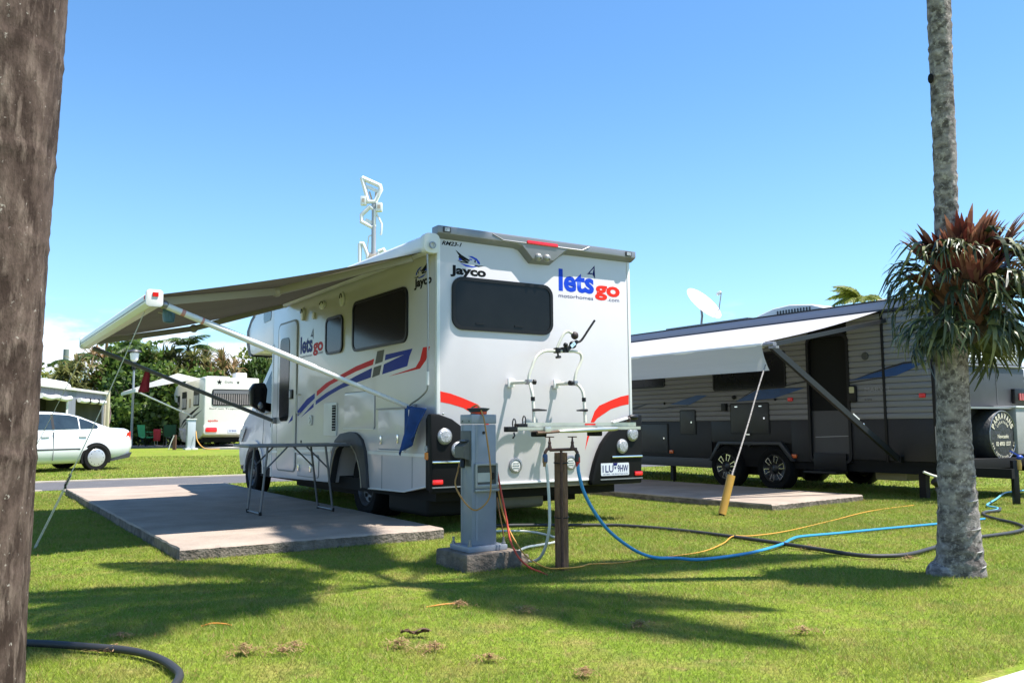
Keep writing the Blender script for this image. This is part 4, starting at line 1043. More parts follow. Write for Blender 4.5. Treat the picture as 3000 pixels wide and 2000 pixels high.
# carcass behind the boards, open at the door
mk('carcass', MB().box(.03, 2.3, U0 + .02, .66, .46, 2.66).box(.03, 2.3, 1.38, U1, .46, 2.66).box(1.3, 2.3, .66, 1.38, .46, 2.66).box(.03, 1.3, .66, 1.38, 2.38, 2.66), blk_mat, cv)
mk('roof_fascia', MB().box(-.03, 2.33, U0 - .01, U1, 2.665, 2.79), fas, cv, bevel=.01)
mk('roof_edge', MB().box(-.04, 2.34, U0 - .02, U1 + .01, 2.785, 2.805).box(-.045, 0, U0, U1, 2.63, 2.665), blk, cv)
for q in ((U0, .66, .52), (1.38, 1.74, .46), (1.742, 3.458, .74), (3.46, U1, .46)):
    mk('lower_panel', MB().box(-.004, .03, q[0], q[1], q[2], 1.10), dk, cv, bevel=.003)
mk('chassis_skirt', MB().box(-.002, .03, 3.46, U1, .29, .455), mat('skirt_grey', (.045, .046, .05), .5), cv, bevel=.004)
mk('chassis_rail', MB().box(.05, .12, -1.6, U1, .34, .46).box(2.1, 2.2, -1.0, U1, .34, .46), blk_mat, cv)
mk('rear_panel', MB().box(.0, 2.3, U0 - .02, U0 + .02, .50, 2.66), dk2, cv)
mk('corner_strip', MB().box(-.018, .04, U0 - .03, U0 + .02, .5, 2.67), blk, cv, bevel=.006)
mk('panel_post', MB().box(-.020, .01, .055, .095, .5, 2.66), blk, cv, bevel=.004)
# ribbed cladding boards, each its own piece
pitch = .0845
board_runs = [(U0 + .02, .055), (.095, .66), (1.38, U1)]
for ia, (a0, a1) in enumerate(board_runs):
    first = None
    for k in range(18):
        z0 = 1.105 + k * pitch
        if first is None:
            prof = [(.028, 0), (-.003, .0005), (-.0085, .012), (-.0095, .045), (-.0065, .066), (-.001, .0795), (.028, .0805)]
            first = mk('cladding_board', MB().prism([(a, b) for a, b in prof], lambda a, b, t: (a, t, b), a0, a1), sil, cv, smooth=50)
            o = first
        else:
            o = first.copy(); COL.objects.link(o)
        o.location = (0, 0, z0)
# doorway: open door shows a dark screen, lower half panel
dr = mk('door', MB().box(.02, .045, .68, 1.36, .47, 1.24), mat('door_panel', (.036, .037, .041), .35, var=.2, vscale=2), cv)
mk('door_frame', MB().ring(rrect(.64, 1.40, .45, 2.40, .12, 6), rrect(.685, 1.355, .48, 2.355, .10, 6), cw, -.03, .022), blk, dr)
mk('screen', MB().box(.04, .05, .68, 1.36, 1.24, 2.38), blk_mat, dr)
mk('bedding', MB().ball((.55, 1.02, 1.22), (.35, .26, .26), 14, 8), mat('bedding', (.22, .20, .25), .9, var=.6, vscale=5), dr)
mk('door_fold', MB().bar((.018, .72, .86), (.018, 1.30, .84), .006, .01), grey_metal, dr)
mk('step', MB().box(-.28, .0, .74, 1.32, .30, .34).box(-.03, .0, .74, 1.32, .34, .60), blk, cv, bevel=.01)
lm = mk('door_lamp', MB().prism(rrect(.515, .645, 1.36, 1.60, .02), cw, .01, .05), blk, cv, bevel=.006)
mk('lamp_lens', MB().prism(rrect(.54, .62, 1.49, 1.58, .015), cw, .048, .056), mat('yellow_lens', (.45, .42, .24), .3), lm)
window(None, cv, 1.80, 3.38, 1.62, 2.22, .06, cw)
window(None, cv, 4.6, 6.0, 1.74, 2.2, .06, cw)
def chatch(a0, a1, b0, b1, m=dk2):
    h = mk('hatch', MB().prism(rrect(a0, a1, b0, b1, .02), cw, -.002, .022), m, cv, bevel=.004)
    mk('hatch_frame', MB().ring(rrect(a0 - .02, a1 + .02, b0 - .02, b1 + .02, .03), rrect(a0, a1, b0, b1, .02), cw, -.002, .017), blk, h)
    mk('latch', MB().lathe([(.018, .02), (.018, .03)], (0, a0 + .08, (b0 + b1) / 2), (-1, 0, 0), 10), chrome, h)
    return h
hm = chatch(2.18, 2.98, .90, 1.38)
mk('hatch_clip', MB().box(-.035, -.02, 2.30, 2.36, 1.33, 1.345).box(-.035, -.02, 2.82, 2.88, 1.33, 1.345).box(-.045, -.02, 2.56, 2.64, .865, .885), chrome, hm)
chatch(3.84, 4.20, .88, 1.29); chatch(4.56, 5.55, .54, 1.05)
mk('power_inlet', MB().box(-.06, 0, 3.06, 3.17, 1.27, 1.40), blk, cv, bevel=.01)
mk('speaker', MB().lathe([(.06, .012), (.055, .022), (.03, .016)], (0, .36, 2.02), (-1, 0, 0), 18), mat('speaker', (.05, .05, .05), .6), cv)
mk('vent_cap', MB().ball((-.02, 2.90, 1.50), (.03, .05, .035), 8, 6).ball((-.015, 2.03, 1.44), (.02, .03, .02), 8, 6).ball((-.015, 4.62, 1.44), (.02, .025, .025), 8, 6), blk, cv)
for a, b, m in ((-.50, 1.42, red_lens), (1.73, 1.43, red_lens), (1.69, .54, orange_lens), (4.46, .55, orange_lens)):
    mk('marker_light', MB().prism(rrect(a - .045, a + .045, b - .03, b + .03, .012), cw, .0, .028), m, cv, bevel=.005)
# blue swooshes with dark edging
bl = mat('swoosh_blue', (.010, .065, .22), .35, var=.3, vscale=4); dkv = mat('swoosh_dark', (.012, .013, .016), .4)
def sw_decal(poly, m, p): mk('stripe', MB().prism(poly, cw, p, p + .0015), m, cv)
sw_decal([(.66, 1.665), (.10, 1.82), (-.25, 1.895), (-.60, 1.90), (-.62, 1.885), (-.24, 1.87), (.1, 1.795)], dkv, .0115)
sw_decal([(.655, 1.675), (.10, 1.79), (-.24, 1.868), (-.58, 1.882), (-.38, 1.80), (-.12, 1.71), (.2, 1.70)], bl, .0105)
sw_decal([(.66, 1.655), (.66, 1.63), (.0, 1.695), (-.1, 1.705)], dkv, .0105)
sw_decal([(2.88, 1.425), (2.41, 1.60), (1.95, 1.615), (1.45, 1.60), (2.04, 1.46), (2.35, 1.445)], bl, .0105)
sw_decal([(2.9, 1.41), (2.45, 1.60), (2.40, 1.615), (1.9, 1.63), (1.38, 1.70), (1.38, 1.72), (1.9, 1.65), (2.42, 1.63), (2.50, 1.60)], dkv, .012)
sw_decal([(4.48, 1.415), (3.79, 1.565), (3.52, 1.555), (3.96, 1.40)], bl, .0105)
sw_decal([(4.9, 1.31), (4.5, 1.38), (4.0, 1.395), (4.0, 1.38), (4.5, 1.36)], dkv, .0105)
sw_decal([(6.2, 1.24), (5.4, 1.36), (5.0, 1.46), (5.4, 1.40), (6.2, 1.30)], dkv, .0105)
letters('MARVEL', lambda a, b: (-.0125, .39 - a, b), 0, 1.50, .42, .065, grey_metal, .0, parent=cv)
letters('x-tra', lambda a, b: (-.0125, .40 - a, b), 0, 1.375, .12, .03, dkv, .0, parent=cv)
# tandem wheels and guard
for u in (2.08, 3.10):
    wheel(cv, (.06, u, .33), .345, .23, (-1, 0, 0), mat('black_rim', (.012, .012, .013), .35), 'spoke', rr=.66)
    wheel(cv, (2.24, u, .33), .345, .23, (1, 0, 0), MATS['black_rim'], 'spoke', rr=.66)
mk('mudguard', MB().prism([(1.66, .46), (1.92, .76), (3.27, .75), (3.50, .42), (3.44, .42), (3.22, .70), (2.62, .70), (2.58, .66), (2.54, .70), (1.97, .71), (1.74, .46)], cw, -.03, .05), dk2, cv, bevel=.008)
mk('wheel_box', MB().box(.20, .24, 1.7, 3.5, .2, .76), blk_mat, cv)
mk('stabiliser_leg', MB().box(.10, .18, 4.55, 4.62, .0, .34), blk, cv)
mk('stabiliser_leg', MB().box(.2, .3, -.35, -.25, .0, .40), blk, cv)
mk('water_tank', MB().box(.3, .9, .0, .5, .22, .40), mat('pale_tank', (.34, .30, .16), .6), cv, bevel=.03)
mk('jockey_wheel', MB().tube([(.55, -.32, .46), (.55, -.32, .10)], .045, 12), grey_metal, cv)
# roof gear
ac = mk('air_conditioner', MB().prism([(3.05, 2.80), (2.90, 2.93), (2.55, 3.02), (2.2, 3.045), (1.75, 3.0), (1.45, 2.90), (1.40, 2.80)], lambda a, b, t: (t, a, b), .62, 1.4), white_p, cv, bevel=.03, seg=3)
for k in range(12): mk('louvre', MB().box(.605, .626, 2.45 - k * .06 - .02, 2.45 - k * .06, 2.90, 2.965), dark_grey, ac)
mk('roof_hatch', MB().ball((.95, .60, 2.80), (.35, .40, .16), 18, 8), mat('cream_hatch', (.62, .56, .48), .5), cv)
mk('solar_frame', MB().box(.05, .6, 2.6, 4.6, 2.80, 2.84), alu, cv)
dsh = Vector((.95, 4.55, 3.33)); ax = (Matrix.Rotation(-YAW, 3, 'Z') @ Vector((.535, -.55, .64))).normalized()
ds = mk('satellite_dish', MB().lathe([(.001, -.0), (.11, .006), (.22, .022), (.33, .05), (.41, .075), (.415, .078), (.405, .084), (.32, .058), (.21, .03), (.09, .012), (.001, .008)], dsh, ax, 36, caps=False), white_p, cv)
d_r = ax.cross(Vector((0, 0, 1))).normalized(); d_u = d_r.cross(ax)
mk('dish_arm', MB().tube([dsh - d_u * .33 + ax * .06, dsh - d_u * .33 + ax * .22, dsh - d_u * .12 + ax * .48], .010, 7), grey_metal, ds)
mk('dish_feed', MB().lathe([(.022, -.02), (.028, .01), (.034, .05), (.02, .08)], dsh - d_u * .10 + ax * .46, (d_u * .25 - ax).normalized(), 12), white_p, ds)
mk('dish_mount', MB().tube([dsh - ax * .02, dsh - ax * .12 - d_u * .15, (1.0, 4.65, 2.79)], .022, 8), grey_metal, ds)
# awning: sheet, roller, valance, arms
aw2 = mat('white_awning', (.46, .44, .445), .6, var=.12, vscale=2, stretch=(6, .3, 6), trans=.10)
val_m = mat('valance', (.50, .50, .51), .6, var=.08, vscale=2, stretch=(6, .3, 6), trans=.12)
AX = -2.36
sh = mk('awning_sheet', MB().grid(lambda i, j: (-.03 + (AX + .03) * j, .07 + (.20 - .07) * j + 7.3 * i, 2.655 + (2.10 - 2.655) * j - .03 * math.sin(math.pi * j)), 20, 10), aw2, cv, smooth=60)
mk('awning_roller', MB().tube([(AX, .20, 2.065), (AX, 7.5, 2.065)], .042, 14), white_alu, sh)
mk('roller_end', MB().tube([(AX, .02, 2.062), (AX, .20, 2.062)], .034, 10).box(AX - .03, AX + .03, -.02, .10, 2.005, 2.035), mat('roller_end', (.30, .30, .33), .5, metal=.4, var=.5, vscale=20), sh)
mk('valance', MB().grid(lambda i, j: (AX - .042 + .02 * math.sin(j * 2.2) + .004 * math.sin(i * 40), .20 - .10 * j * j * (1 - min(i * 30, 1)) + 7.3 * i - (.0), 2.06 - .335 * j), 60, 6), val_m, sh, smooth=60)
ab = mat('black_arm', (.014, .014, .015), .45)
mk('awning_arm', MB().bar((-.05, -.12, .54), (AX + .02, .12, 2.06), .055, .075).bar((-1.05, -.02, 1.18), (AX + .3, .14, 1.90), .03, .04), ab, sh)
mk('rafter_arm', MB().bar((-.03, .0, 2.50), (AX, .12, 2.05), .035, .055), ab, sh)
mk('arm_lever', MB().bar((-.80, -.05, 1.09), (-.92, -.04, 1.17), .02, .03).ball((-1.28, .02, 1.38), .022, 8, 6).ball((-.72, -.06, 1.03), .02, 8, 6), chrome, sh)
mk('arm_foot', MB().box(-.08, -.02, -.17, -.08, .50, .58), blk, sh)

# ---- rear wall, bumper, boxes and lettered spare wheel cover
dk3 = mat('dark_wall', (.036, .037, .042), .5, var=.2)
mk('rear_wall', MB().box(.10, 2.3, U0 - .045, U0 - .015, 1.27, 1.835), dk3, cv, bevel=.008)
mk('rear_seam', MB().box(.62, .63, U0 - .05, U0 - .04, 1.3, 1.83).box(1.5, 1.51, U0 - .05, U0 - .04, 1.3, 1.83), mat('lighter_seam', (.09, .09, .09), .5), cv)
mk('rear_rail', MB().tube([(.0, U0 - .06, 1.85), (2.32, U0 - .06, 1.86)], .016, 8), alu, cv)
rwn = mk('rear_window', MB().box(.35, 2.1, U0 - .04, U0 - .02, 1.92, 2.45), glass, cv, bevel=.01)
mk('window_frame', MB().ring(rrect(.32, 2.13, 1.89, 2.48, .05), rrect(.38, 2.07, 1.95, 2.42, .04), lambda a, b, t: (a, U0 - .04 - t, b), 0, .02), alu, rwn)
for k in range(9): mk('reflection_slat', MB().bar((.38, U0 - .052, 1.98 + k * .05), (2.07, U0 - .052, 1.98 + k * .05), .012, .028), white_p, rwn)  # white slats put in for the reflections on the rear window
mk('bumper', MB().box(-.02, 2.32, U0 - .34, U0, .42, .56), blk_mat, cv, bevel=.01)
mk('lower_rear', MB().box(.0, 2.3, U0 - .03, U0, .5, 1.25), mat('lower_rear', (.028, .029, .033), .5), cv)
mk('shelf_strip', MB().box(.30, 1.45, U0 - .30, U0, 1.235, 1.26), grey_metal, cv)
lc = mk('lamp_cluster', MB().box(1.90, 2.34, U0 - .10, U0 - .03, 1.32, 1.54), blk, cv, bevel=.02)
for k in range(5): mk('lamp', MB().box(2.0 + k * .066, 2.045 + k * .066, U0 - .115, U0 - .10, 1.37, 1.47), mat('dull_red_lamp', (.35, .06, .06), .3), lc)
tbx = mk('tool_box', MB().box(1.42, 2.3, -1.0, U0 - .02, .60, 1.25), mat('pale_box', (.33, .325, .31), .5, var=.2), cv, bevel=.012)
mk('tool_box_lid', MB().box(1.40, 2.32, -1.02, U0 - .02, 1.25, 1.275), white_p, tbx, bevel=.006)
lp = mk('louvre_panel', MB().box(-.22, .02, U0 - .16, U0 - .12, .56, 1.0), grey_metal, cv)
for k in range(9): mk('louvre', MB().box(-.215, .015, U0 - .17, U0 - .155, .575 + k * .047, .605 + k * .047), white_p, lp)
mk('drain_pipe', MB().tube(smooth_path([(-.50, U0 - .10, .41), (-.38, U0 - .16, .36), (-.25, U0 - .2, .33), (-.05, U0 - .2, .31)], 4), .016, 8), cream_tube, cv)
mk('drain_hose', MB().tube(smooth_path([(-.45, U0 - .2, .30), (-.35, U0 - .25, .22), (-.2, U0 - .3, .10), (-.05, U0 - .35, .03)], 4), .05, 10), blk, cv)
c2 = cv
SC = Vector((1.11, -.96, .868))
spc = mk('spare_wheel', MB().lathe([(.32, .29), (.355, .27), (.364, .20), (.364, .06), (.335, .01), (.28, .0), (.001, .0)], SC, (0, 1, 0), 40, caps=True), mat('spare_cover', (.035, .035, .038), .55, var=.35, vscale=8, bump=.5, bscale=20), c2)
mk('cover_rim', MB().tube([SC + Vector((.338 * math.cos(q), -.004, .338 * math.sin(q))) for q in [2 * math.pi * i / 40 for i in range(41)]], .008, 6), grey_metal, spc)
cream_t = mat('cream_print', (.62, .57, .44), .7)
def arc_text(body, r, hgt, a_mid, da, m):
    n = len(body)
    for i, ch in enumerate(body):
        q = rad(a_mid - (i - (n - 1) / 2) * da)
        ctr = Vector((SC.x + r * math.cos(q), SC.z + r * math.sin(q))); tx = Vector((math.sin(q), -math.cos(q))); ty = Vector((math.cos(q), math.sin(q)))
        w = hgt * (.72 if ch not in 'I' else .2)
        fn = lambda a, b: (ctr.x + tx.x * (a - w / 2) + ty.x * b, SC.y - .006, ctr.y + tx.y * (a - w / 2) + ty.y * b)
        mk('lettering', text_mesh(ch, fn, 0, 0, w, hgt, .03), m, spc, smooth=0)
arc_text('PARRAVANS', .228, .082, 90, 15.5, cream_t)
arc_text('CARAVANS', .165, .04, 90, 13, cream_t)
flat = lambda a, b: (SC.x + a, SC.y - .006, SC.z + b)
mk('lettering', text_mesh('Newcastle', flat, -.14, -.04, .28, .055, .02), cream_t, spc, smooth=0)
mk('lettering', text_mesh('02 4903 1537', flat, -.19, -.145, .38, .06, .03), cream_t, spc, smooth=0)
def arc_low(body, r, hgt, a_mid, da, m):
    n = len(body)
    for i, ch in enumerate(body):
        if ch in ' .': continue
        q = rad(a_mid + (i - (n - 1) / 2) * da)
        ctr = Vector((SC.x + r * math.cos(q), SC.z + r * math.sin(q))); ty = -Vector((math.cos(q), math.sin(q))); tx = Vector((-math.sin(q), math.cos(q)))
        w = hgt * .7
        fn = lambda a, b: (ctr.x + tx.x * (a - w / 2) + ty.x * b, SC.y - .006, ctr.y + tx.y * (a - w / 2) + ty.y * b)
        mk('lettering', text_mesh(ch, fn, 0, 0, w, hgt, .01), m, spc, smooth=0)
arc_low('www.parravans.com.au', .318, .035, 270, 7.2, cream_t)

# little black tap post and hose reel
kp = thing('standpipe', 'slim black post with a blue tap fitting at the right edge', 'standpipe', (6.42, 11.16, 0))
mk('post', MB().box(-.035, .035, -.035, .035, -.1, .56), blk, kp, bevel=.006)
mk('fitting', MB().lathe([(.03, .44), (.035, .50), (.03, .57)], (.045, -.02, 0), (0, 0, 1), 12), mat('brass', (.38, .24, .08), .4, metal=.6), kp)
mk('tap', MB().ball((.06, -.03, .60), (.045, .03, .03), 10, 6).bar((.05, -.03, .62), (-.06, -.03, .68), .02, .02), mat('tap_blue', (.02, .06, .35), .4), kp)
hr = thing('hose_reel', 'red hose reel at the right edge beyond the black post', 'hose reel', (7.30, 12.15, 0), rad(20))
mk('drum', MB().lathe([(.24, -.12), (.25, -.11), (.25, -.10), (.10, -.09), (.10, .09), (.25, .10), (.25, .11), (.24, .12)], (0, 0, .30), (.6, -.8, 0), 26), mat('reel_red', (.55, .02, .02), .4), hr)
mk('hose_coil', MB().lathe([(.22, -.085), (.23, .0), (.22, .085)], (0, 0, .30), (.6, -.8, 0), 26), mat('coil_dark', (.02, .05, .12), .5), hr)
mk('stand', MB().tube([(-.2, .0, .0), (0, 0, .30), (.2, .05, .0)], .014, 8), grey_metal, hr)
# ================================================================== BACKGROUND VEHICLES
# ---- white sedan; local x = towards its front, y = to its left, origin on the ground at the rear axle centre line
car_dir = rad(180 + 52)
ca = Vector((math.cos(car_dir), math.sin(car_dir), 0)); cl = Vector((-ca.y, ca.x, 0))
car_paint = mat('white_paint', (.70, .715, .72), .22, coat=.6)
car = thing('sedan', 'white sedan parked on the grass across the road', 'car', Vector((-10.42, 21.62, 0)) - cl * .74, car_dir)
# stations along the body: x, underside, sill, belt, half width, shoulder width
def interp(t, pts):
    for (a, va), (b, vb) in zip(pts, pts[1:]):
        if t <= b: return va + (vb - va) * (t - a) / (b - a) if b > a else va
    return pts[-1][1]
X0, X1 = -1.0, 3.75
top = [(-1.0, .86), (-.97, .98), (-.85, 1.035), (-.30, 1.06), (.0, 1.05), (1.0, 1.02), (2.2, .99), (2.7, .93), (3.4, .80), (3.65, .66), (3.75, .50)]
bot = [(-1.0, .42), (-.9, .32), (-.6, .26), (.5, .20), (2.4, .20), (3.4, .24), (3.75, .34)]
hw = [(-1.0, .70), (-.85, .80), (-.4, .87), (.5, .91), (2.2, .91), (3.0, .87), (3.5, .77), (3.75, .60)]
NS = 48; mb = MB(); ringn = 14
for i in range(NS + 1):
    x = X0 + (X1 - X0) * i / NS; t, b, w = interp(x, top), interp(x, bot), interp(x, hw)
    sec = [(w * .86, b), (w * .97, b + .10), (w, b + (t - b) * .40), (w * .985, b + (t - b) * .72), (w * .93, t - .03), (w * .80, t), (w * .35, t + .012)]
    sec = sec + [(-a, c) for a, c in sec[::-1]]
    mb.v += [(x, a, c) for a, c in sec]
mb.f = [(i * ringn + k, i * ringn + (k + 1) % ringn, (i + 1) * ringn + (k + 1) % ringn, (i + 1) * ringn + k) for i in range(NS) for k in range(ringn)]
mb.f += [tuple(range(ringn)), tuple(NS * ringn + k for k in range(ringn - 1, -1, -1))]
mk('body', mb, car_paint, car, smooth=50)
# cabin
roof = [(-.42, 1.05), (-.25, 1.12), (.0, 1.22), (.30, 1.34), (.60, 1.41), (1.0, 1.445), (1.5, 1.435), (1.85, 1.36), (2.2, 1.2), (2.55, .98)]
mb = MB(); NC = 30
def cab_sec(x):
    t = interp(x, roof); b = interp(x, top) - .04; t = max(t, b + .01)
    w0 = interp(x, hw) * .93; k = (t - b) / .45
    return t, b, w0, w0 - .20 * min(k, 1)
for i in range(NC + 1):
    x = -.42 + 2.97 * i / NC; t, b, w0, w1 = cab_sec(x)
    sec = [(w0, b), (w0 - (w0 - w1) * .5, b + (t - b) * .55), (w1, t - .05 * min(1, (t - b) / .2)), (w1 * .8, t), (w1 * .3, t + .01)]
    sec = sec + [(-a, c) for a, c in sec[::-1]]; mb.v += [(x, a, c) for a, c in sec]
mb.f = [(i * 10 + k, i * 10 + k + 1, (i + 1) * 10 + k + 1, (i + 1) * 10 + k) for i in range(NC) for k in range(9)]
cb_ = mk('cabin', mb, car_paint, car, smooth=50)
car_glass = mat('car_glass', (.025, .04, .05), .05, spec=.8, var=.5, vscale=3)
def side_pt(x, z, sgn, off):
    t, b, w0, w1 = cab_sec(x); k = min(max((z - b) / max(t - b, .01), 0), 1)
    w = w0 + (w0 - (w0 - w1) * .5 - w0) * min(k / .55, 1) if k < .55 else (w0 - (w0 - w1) * .5) + (w1 - (w0 - (w0 - w1) * .5)) * (k - .55) / .45
    return (x, sgn * (w + off), z)
for sgn in (1, -1):
    for nm, poly in (('window', [(1.06, 1.02), (1.06, 1.385), (1.5, 1.385), (1.78, 1.31), (2.15, 1.10), (2.22, 1.01)]),
                     ('window', [(.42, 1.035), (.42, 1.315), (.62, 1.365), (1.0, 1.388), (1.0, 1.022)]),
                     ('window', [(.385, 1.035), (.385, 1.30), (.15, 1.215), (-.04, 1.12), (-.06, 1.065), (-.02, 1.045)])):
        mk(nm, MB().add([side_pt(x, z, sgn, .016) for x, z in poly], [tuple(range(len(poly)))]), car_glass, cb_, smooth=0, fix=False)
    mk('pillar', MB().add([side_pt(x, z, sgn, .019) for x, z in ((1.0, 1.02), (1.0, 1.39), (1.06, 1.39), (1.06, 1.02))], [(0, 1, 2, 3)]), blk, cb_, smooth=0, fix=False)
    yy = sgn * .915
    mk('door_moulding', MB().bar((.40, sgn * .895, .545), (2.6, sgn * .905, .535), .03, .035), dark_grey, car)
    for x in (1.02, .14 + .0):
        mk('door_handle', MB().bar((x + .12, sgn * .895, .845), (x + .30, sgn * .897, .84), .03, .028), grey_metal if sgn < 0 else mat('handle_grey', (.42, .43, .44), .4), car)  # left side handles in a plain mid grey
    for x in (1.04, 2.05):
        mk('door_seam', MB().box(x - .004, x + .004, sgn * .86, sgn * .917, .28, .96), seam, car)
    for x in (0.0, 2.74):
        mb = MB(); P = [(x + .375 * math.cos(rad(a)), .315 + .375 * math.sin(rad(a))) for a in range(-20, 201, 11)]
        mk('arch', MB().prism(P, lambda a, b, t: (a, sgn * t, b), .60, .897 if x == 0 else .885), blk_mat, car)
    mk('tail_lamp', MB().prism([(-.955, .70), (-.74, .68), (-.84, .93), (-.945, .965)], lambda a, b, t: (a, sgn * (interp(a, hw) * .985 - .02 + t), b), 0, .028), red_lens, car)
    mk('bumper_skirt', MB().prism([(-.97, .43), (-.42, .27), (-.42, .22), (-.9, .30)], lambda a, b, t: (a, sgn * t, b), .0, .80), dark_grey, car)
for x in (0.0, 2.74):
    for sgn in (1, -1): wheel(car, (x, sgn * .825, .322), .322, .21, (0, sgn, 0), mat('silver_hubcap', (.52, .52, .54), .3, metal=.5), 'cover', rr=.66)
mk('rear_window', MB().add([(-.36, .55, 1.09), (-.36, -.55, 1.09), (.28, -.48, 1.345), (.28, .48, 1.345)], [(0, 1, 2, 3)]), car_glass, cb_, smooth=0)
mk('windscreen', MB().add([(2.5, .60, 1.03), (2.5, -.60, 1.03), (1.9, -.5, 1.36), (1.9, .5, 1.36)], [(0, 1, 2, 3)]), car_glass, cb_, smooth=0)

# ---- grey annex along a caravan; local x along its wall away from us
an_d = Vector((-1.3, 7.7, 0)).normalized()
an = thing('annex', 'grey striped canvas annex with rolled up white blinds on a caravan behind the sedan', 'annex', (-15.1, 27.3, .05), math.atan2(an_d.y, an_d.x))
canvas = mat('grey_canvas', (.22, .235, .28), .85, var=.35, vscale=3.5, stretch=(5, 1, .2))
# wall with two openings (y = 0 plane, thickness behind at +y)
def wl_(x0, x1, z0, z1, m=canvas, nm='wall'): mk(nm, MB().box(x0, x1, 0, .05, z0, z1), m, an)
wl_(-6, .34, 0, 2.33); wl_(.34, 3.07, 2.03, 2.33); wl_(3.07, 3.98, 0, 2.33); wl_(3.98, 7.28, 2.05, 2.33); wl_(7.28, 7.66, 0, 2.33)
wl_(.34, 3.07, 0, .9); wl_(3.98, 7.28, 0, .35)
for x in (.34, 3.07): mk('opening_edge', MB().box(x - .09, x + .09, -.02, .0, .9, 2.05), white_p, an)
def blind(x0, x1, n, z, sag):
    for k in range(n):
        a, b = x0 + (x1 - x0) * k / n, x0 + (x1 - x0) * (k + 1) / n
        mk('rolled_blind', MB().tube(smooth_path([(a + .03, -.09, z), ((a + b) / 2, -.1, z - sag), (b - .03, -.09, z)], 5), .085, 10), white_p, an)
blind(.30, 3.15, 2, 2.05, .05); blind(4.05, 7.2, 3, 2.02, .03)
for x in (5.1, 6.15): mk('strap', MB().box(x - .04, x + .04, -.19, -.0, 1.93, 2.12), blk, an)
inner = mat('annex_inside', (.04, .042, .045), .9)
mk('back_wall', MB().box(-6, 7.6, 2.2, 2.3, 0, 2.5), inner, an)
mk('side_wall', MB().box(7.55, 7.66, .05, 2.3, 0, 2.33), canvas, an)
mk('roof', MB().box(-6, 7.72, -.10, 4.6, 2.34, 2.43), white_p, an, bevel=.01)
mk('van_body', MB().box(-6, 7.0, 2.35, 4.5, .4, 2.34), mat('van_cream', (.5, .48, .44), .5), an)
mk('inner_frame', MB().bar((1.15, 1.2, .9), (1.6, 1.2, 1.95), .10, .10).bar((1.6, 1.2, 1.95), (2.55, 1.2, 1.95), .12, .16), white_p, an)
mk('roof_unit', MB().prism([(1.75, 2.43), (1.9, 2.62), (2.5, 2.72), (4.6, 2.70), (5.0, 2.62), (5.12, 2.43)], lambda a, b, t: (a, t, b), .5, 1.7), white_p, an, bevel=.06, seg=3)
mk('roof_vent', MB().box(.75, 1.5, 1.0, 1.6, 2.43, 2.56), white_p, an, bevel=.03)
mk('corner_post', MB().box(7.86, 8.06, -.05, .12, -.1, 2.52), mat('cream_post', (.46, .42, .28), .7), an, bevel=.01)
mk('corner_post_ties', MB().tube([(8.12, -.02, 1.9), (8.2, -.05, 1.6), (8.14, -.03, 1.2)], .02, 6), mat('pink_tie', (.35, .22, .24), .8), an)
mk('inner_post', MB().box(7.40, 7.55, -.04, .04, 0, 1.95), mat('tan_post', (.42, .36, .28), .8), an)

# ---- cream motorhome in the distance, rear towards us
cream = mat('cream_gelcoat', (.68, .65, .57), .35, coat=.2, var=.05)
m2 = thing('motorhome', 'cream motorhome with a star and stripes in the distance, awning out', 'motorhome', (-13.25, 37.2, .16), YAW)
def p2(nm, mbb, m, parent=m2, **k): return mk(nm, mbb, m, parent, **k)
p2('body', MB().prism([(0, 3.05), (0, .62), (.9, .40), (5.3, .40), (5.3, 2.95), (.4, 3.08)], lambda a, b, t: (t, a, b), 0, 2.35), cream, bevel=.06, seg=3)
p2('pod', MB().prism([(5.2, 2.98), (6.1, 2.9), (6.5, 2.55), (6.35, 2.15), (5.2, 2.05)], lambda a, b, t: (t, a, b), .08, 2.27), cream, bevel=.05)
c_ = p2('cab', MB().prism([(5.2, .45), (7.0, .45), (7.1, 1.1), (6.5, 1.35), (5.9, 2.1), (5.2, 2.1)], lambda a, b, t: (t, a, b), .2, 2.15), cream, bevel=.05)
mk('window', MB().box(.19, .20, 5.35, 6.2, 1.35, 1.95), glass, c_)
mk('mirror', MB().box(-.15, .12, 5.9, 6.1, 1.3, 1.8), blk, c_, bevel=.03)
wn2 = p2('window', MB().prism(rrect(.32, 2.1, 1.83, 2.55, .10), rw, .0, .02), blk)
mk('curtain', MB().grid(lambda i, j: (.38 + 1.66 * i, -.022 - .008 * math.sin(i * 110), 1.88 + .62 * j), 90, 1), mat('curtain', (.24, .21, .20), .8, var=.3, vscale=8), wn2, fix=False)
mk('curtain_top', MB().box(.38, 2.04, -.034, -.024, 2.36, 2.50), mat('blind_dark', (.13, .13, .14), .6), wn2)
for y0, y1, z0, z1 in ((.9, 1.9, 1.86, 2.62), (3.3, 4.2, 1.75, 2.55), (4.7, 5.15, 1.9, 2.4)):
    f = p2('window', MB().box(-.02, 0, y0, y1, z0, z1), blk); mk('pane', MB().box(-.026, -.02, y0 + .06, (y0 + y1) / 2 - .04, z0 + .06, z1 - .3), mat('pane_grey', (.30, .30, .33), .3), f)
    mk('pane', MB().box(-.026, -.02, (y0 + y1) / 2 + .04, y1 - .06, z0 + .06, z1 - .3), MATS['pane_grey'], f)
p2('vent', MB().box(-.02, 0, 2.45, 2.75, 1.8, 2.2), mat('vent_tan', (.30, .26, .18), .6)); p2('vent', MB().box(-.02, 0, 2.5, 2.85, .82, 1.2), MATS['vent_tan'])
p2('stripe', MB().prism([(.7, 1.82), (2.3, 1.46), (3.8, 1.12), (4.4, .92), (3.9, 1.20), (2.6, 1.54), (1.2, 1.78)], cw, .003, .006), blk_v)
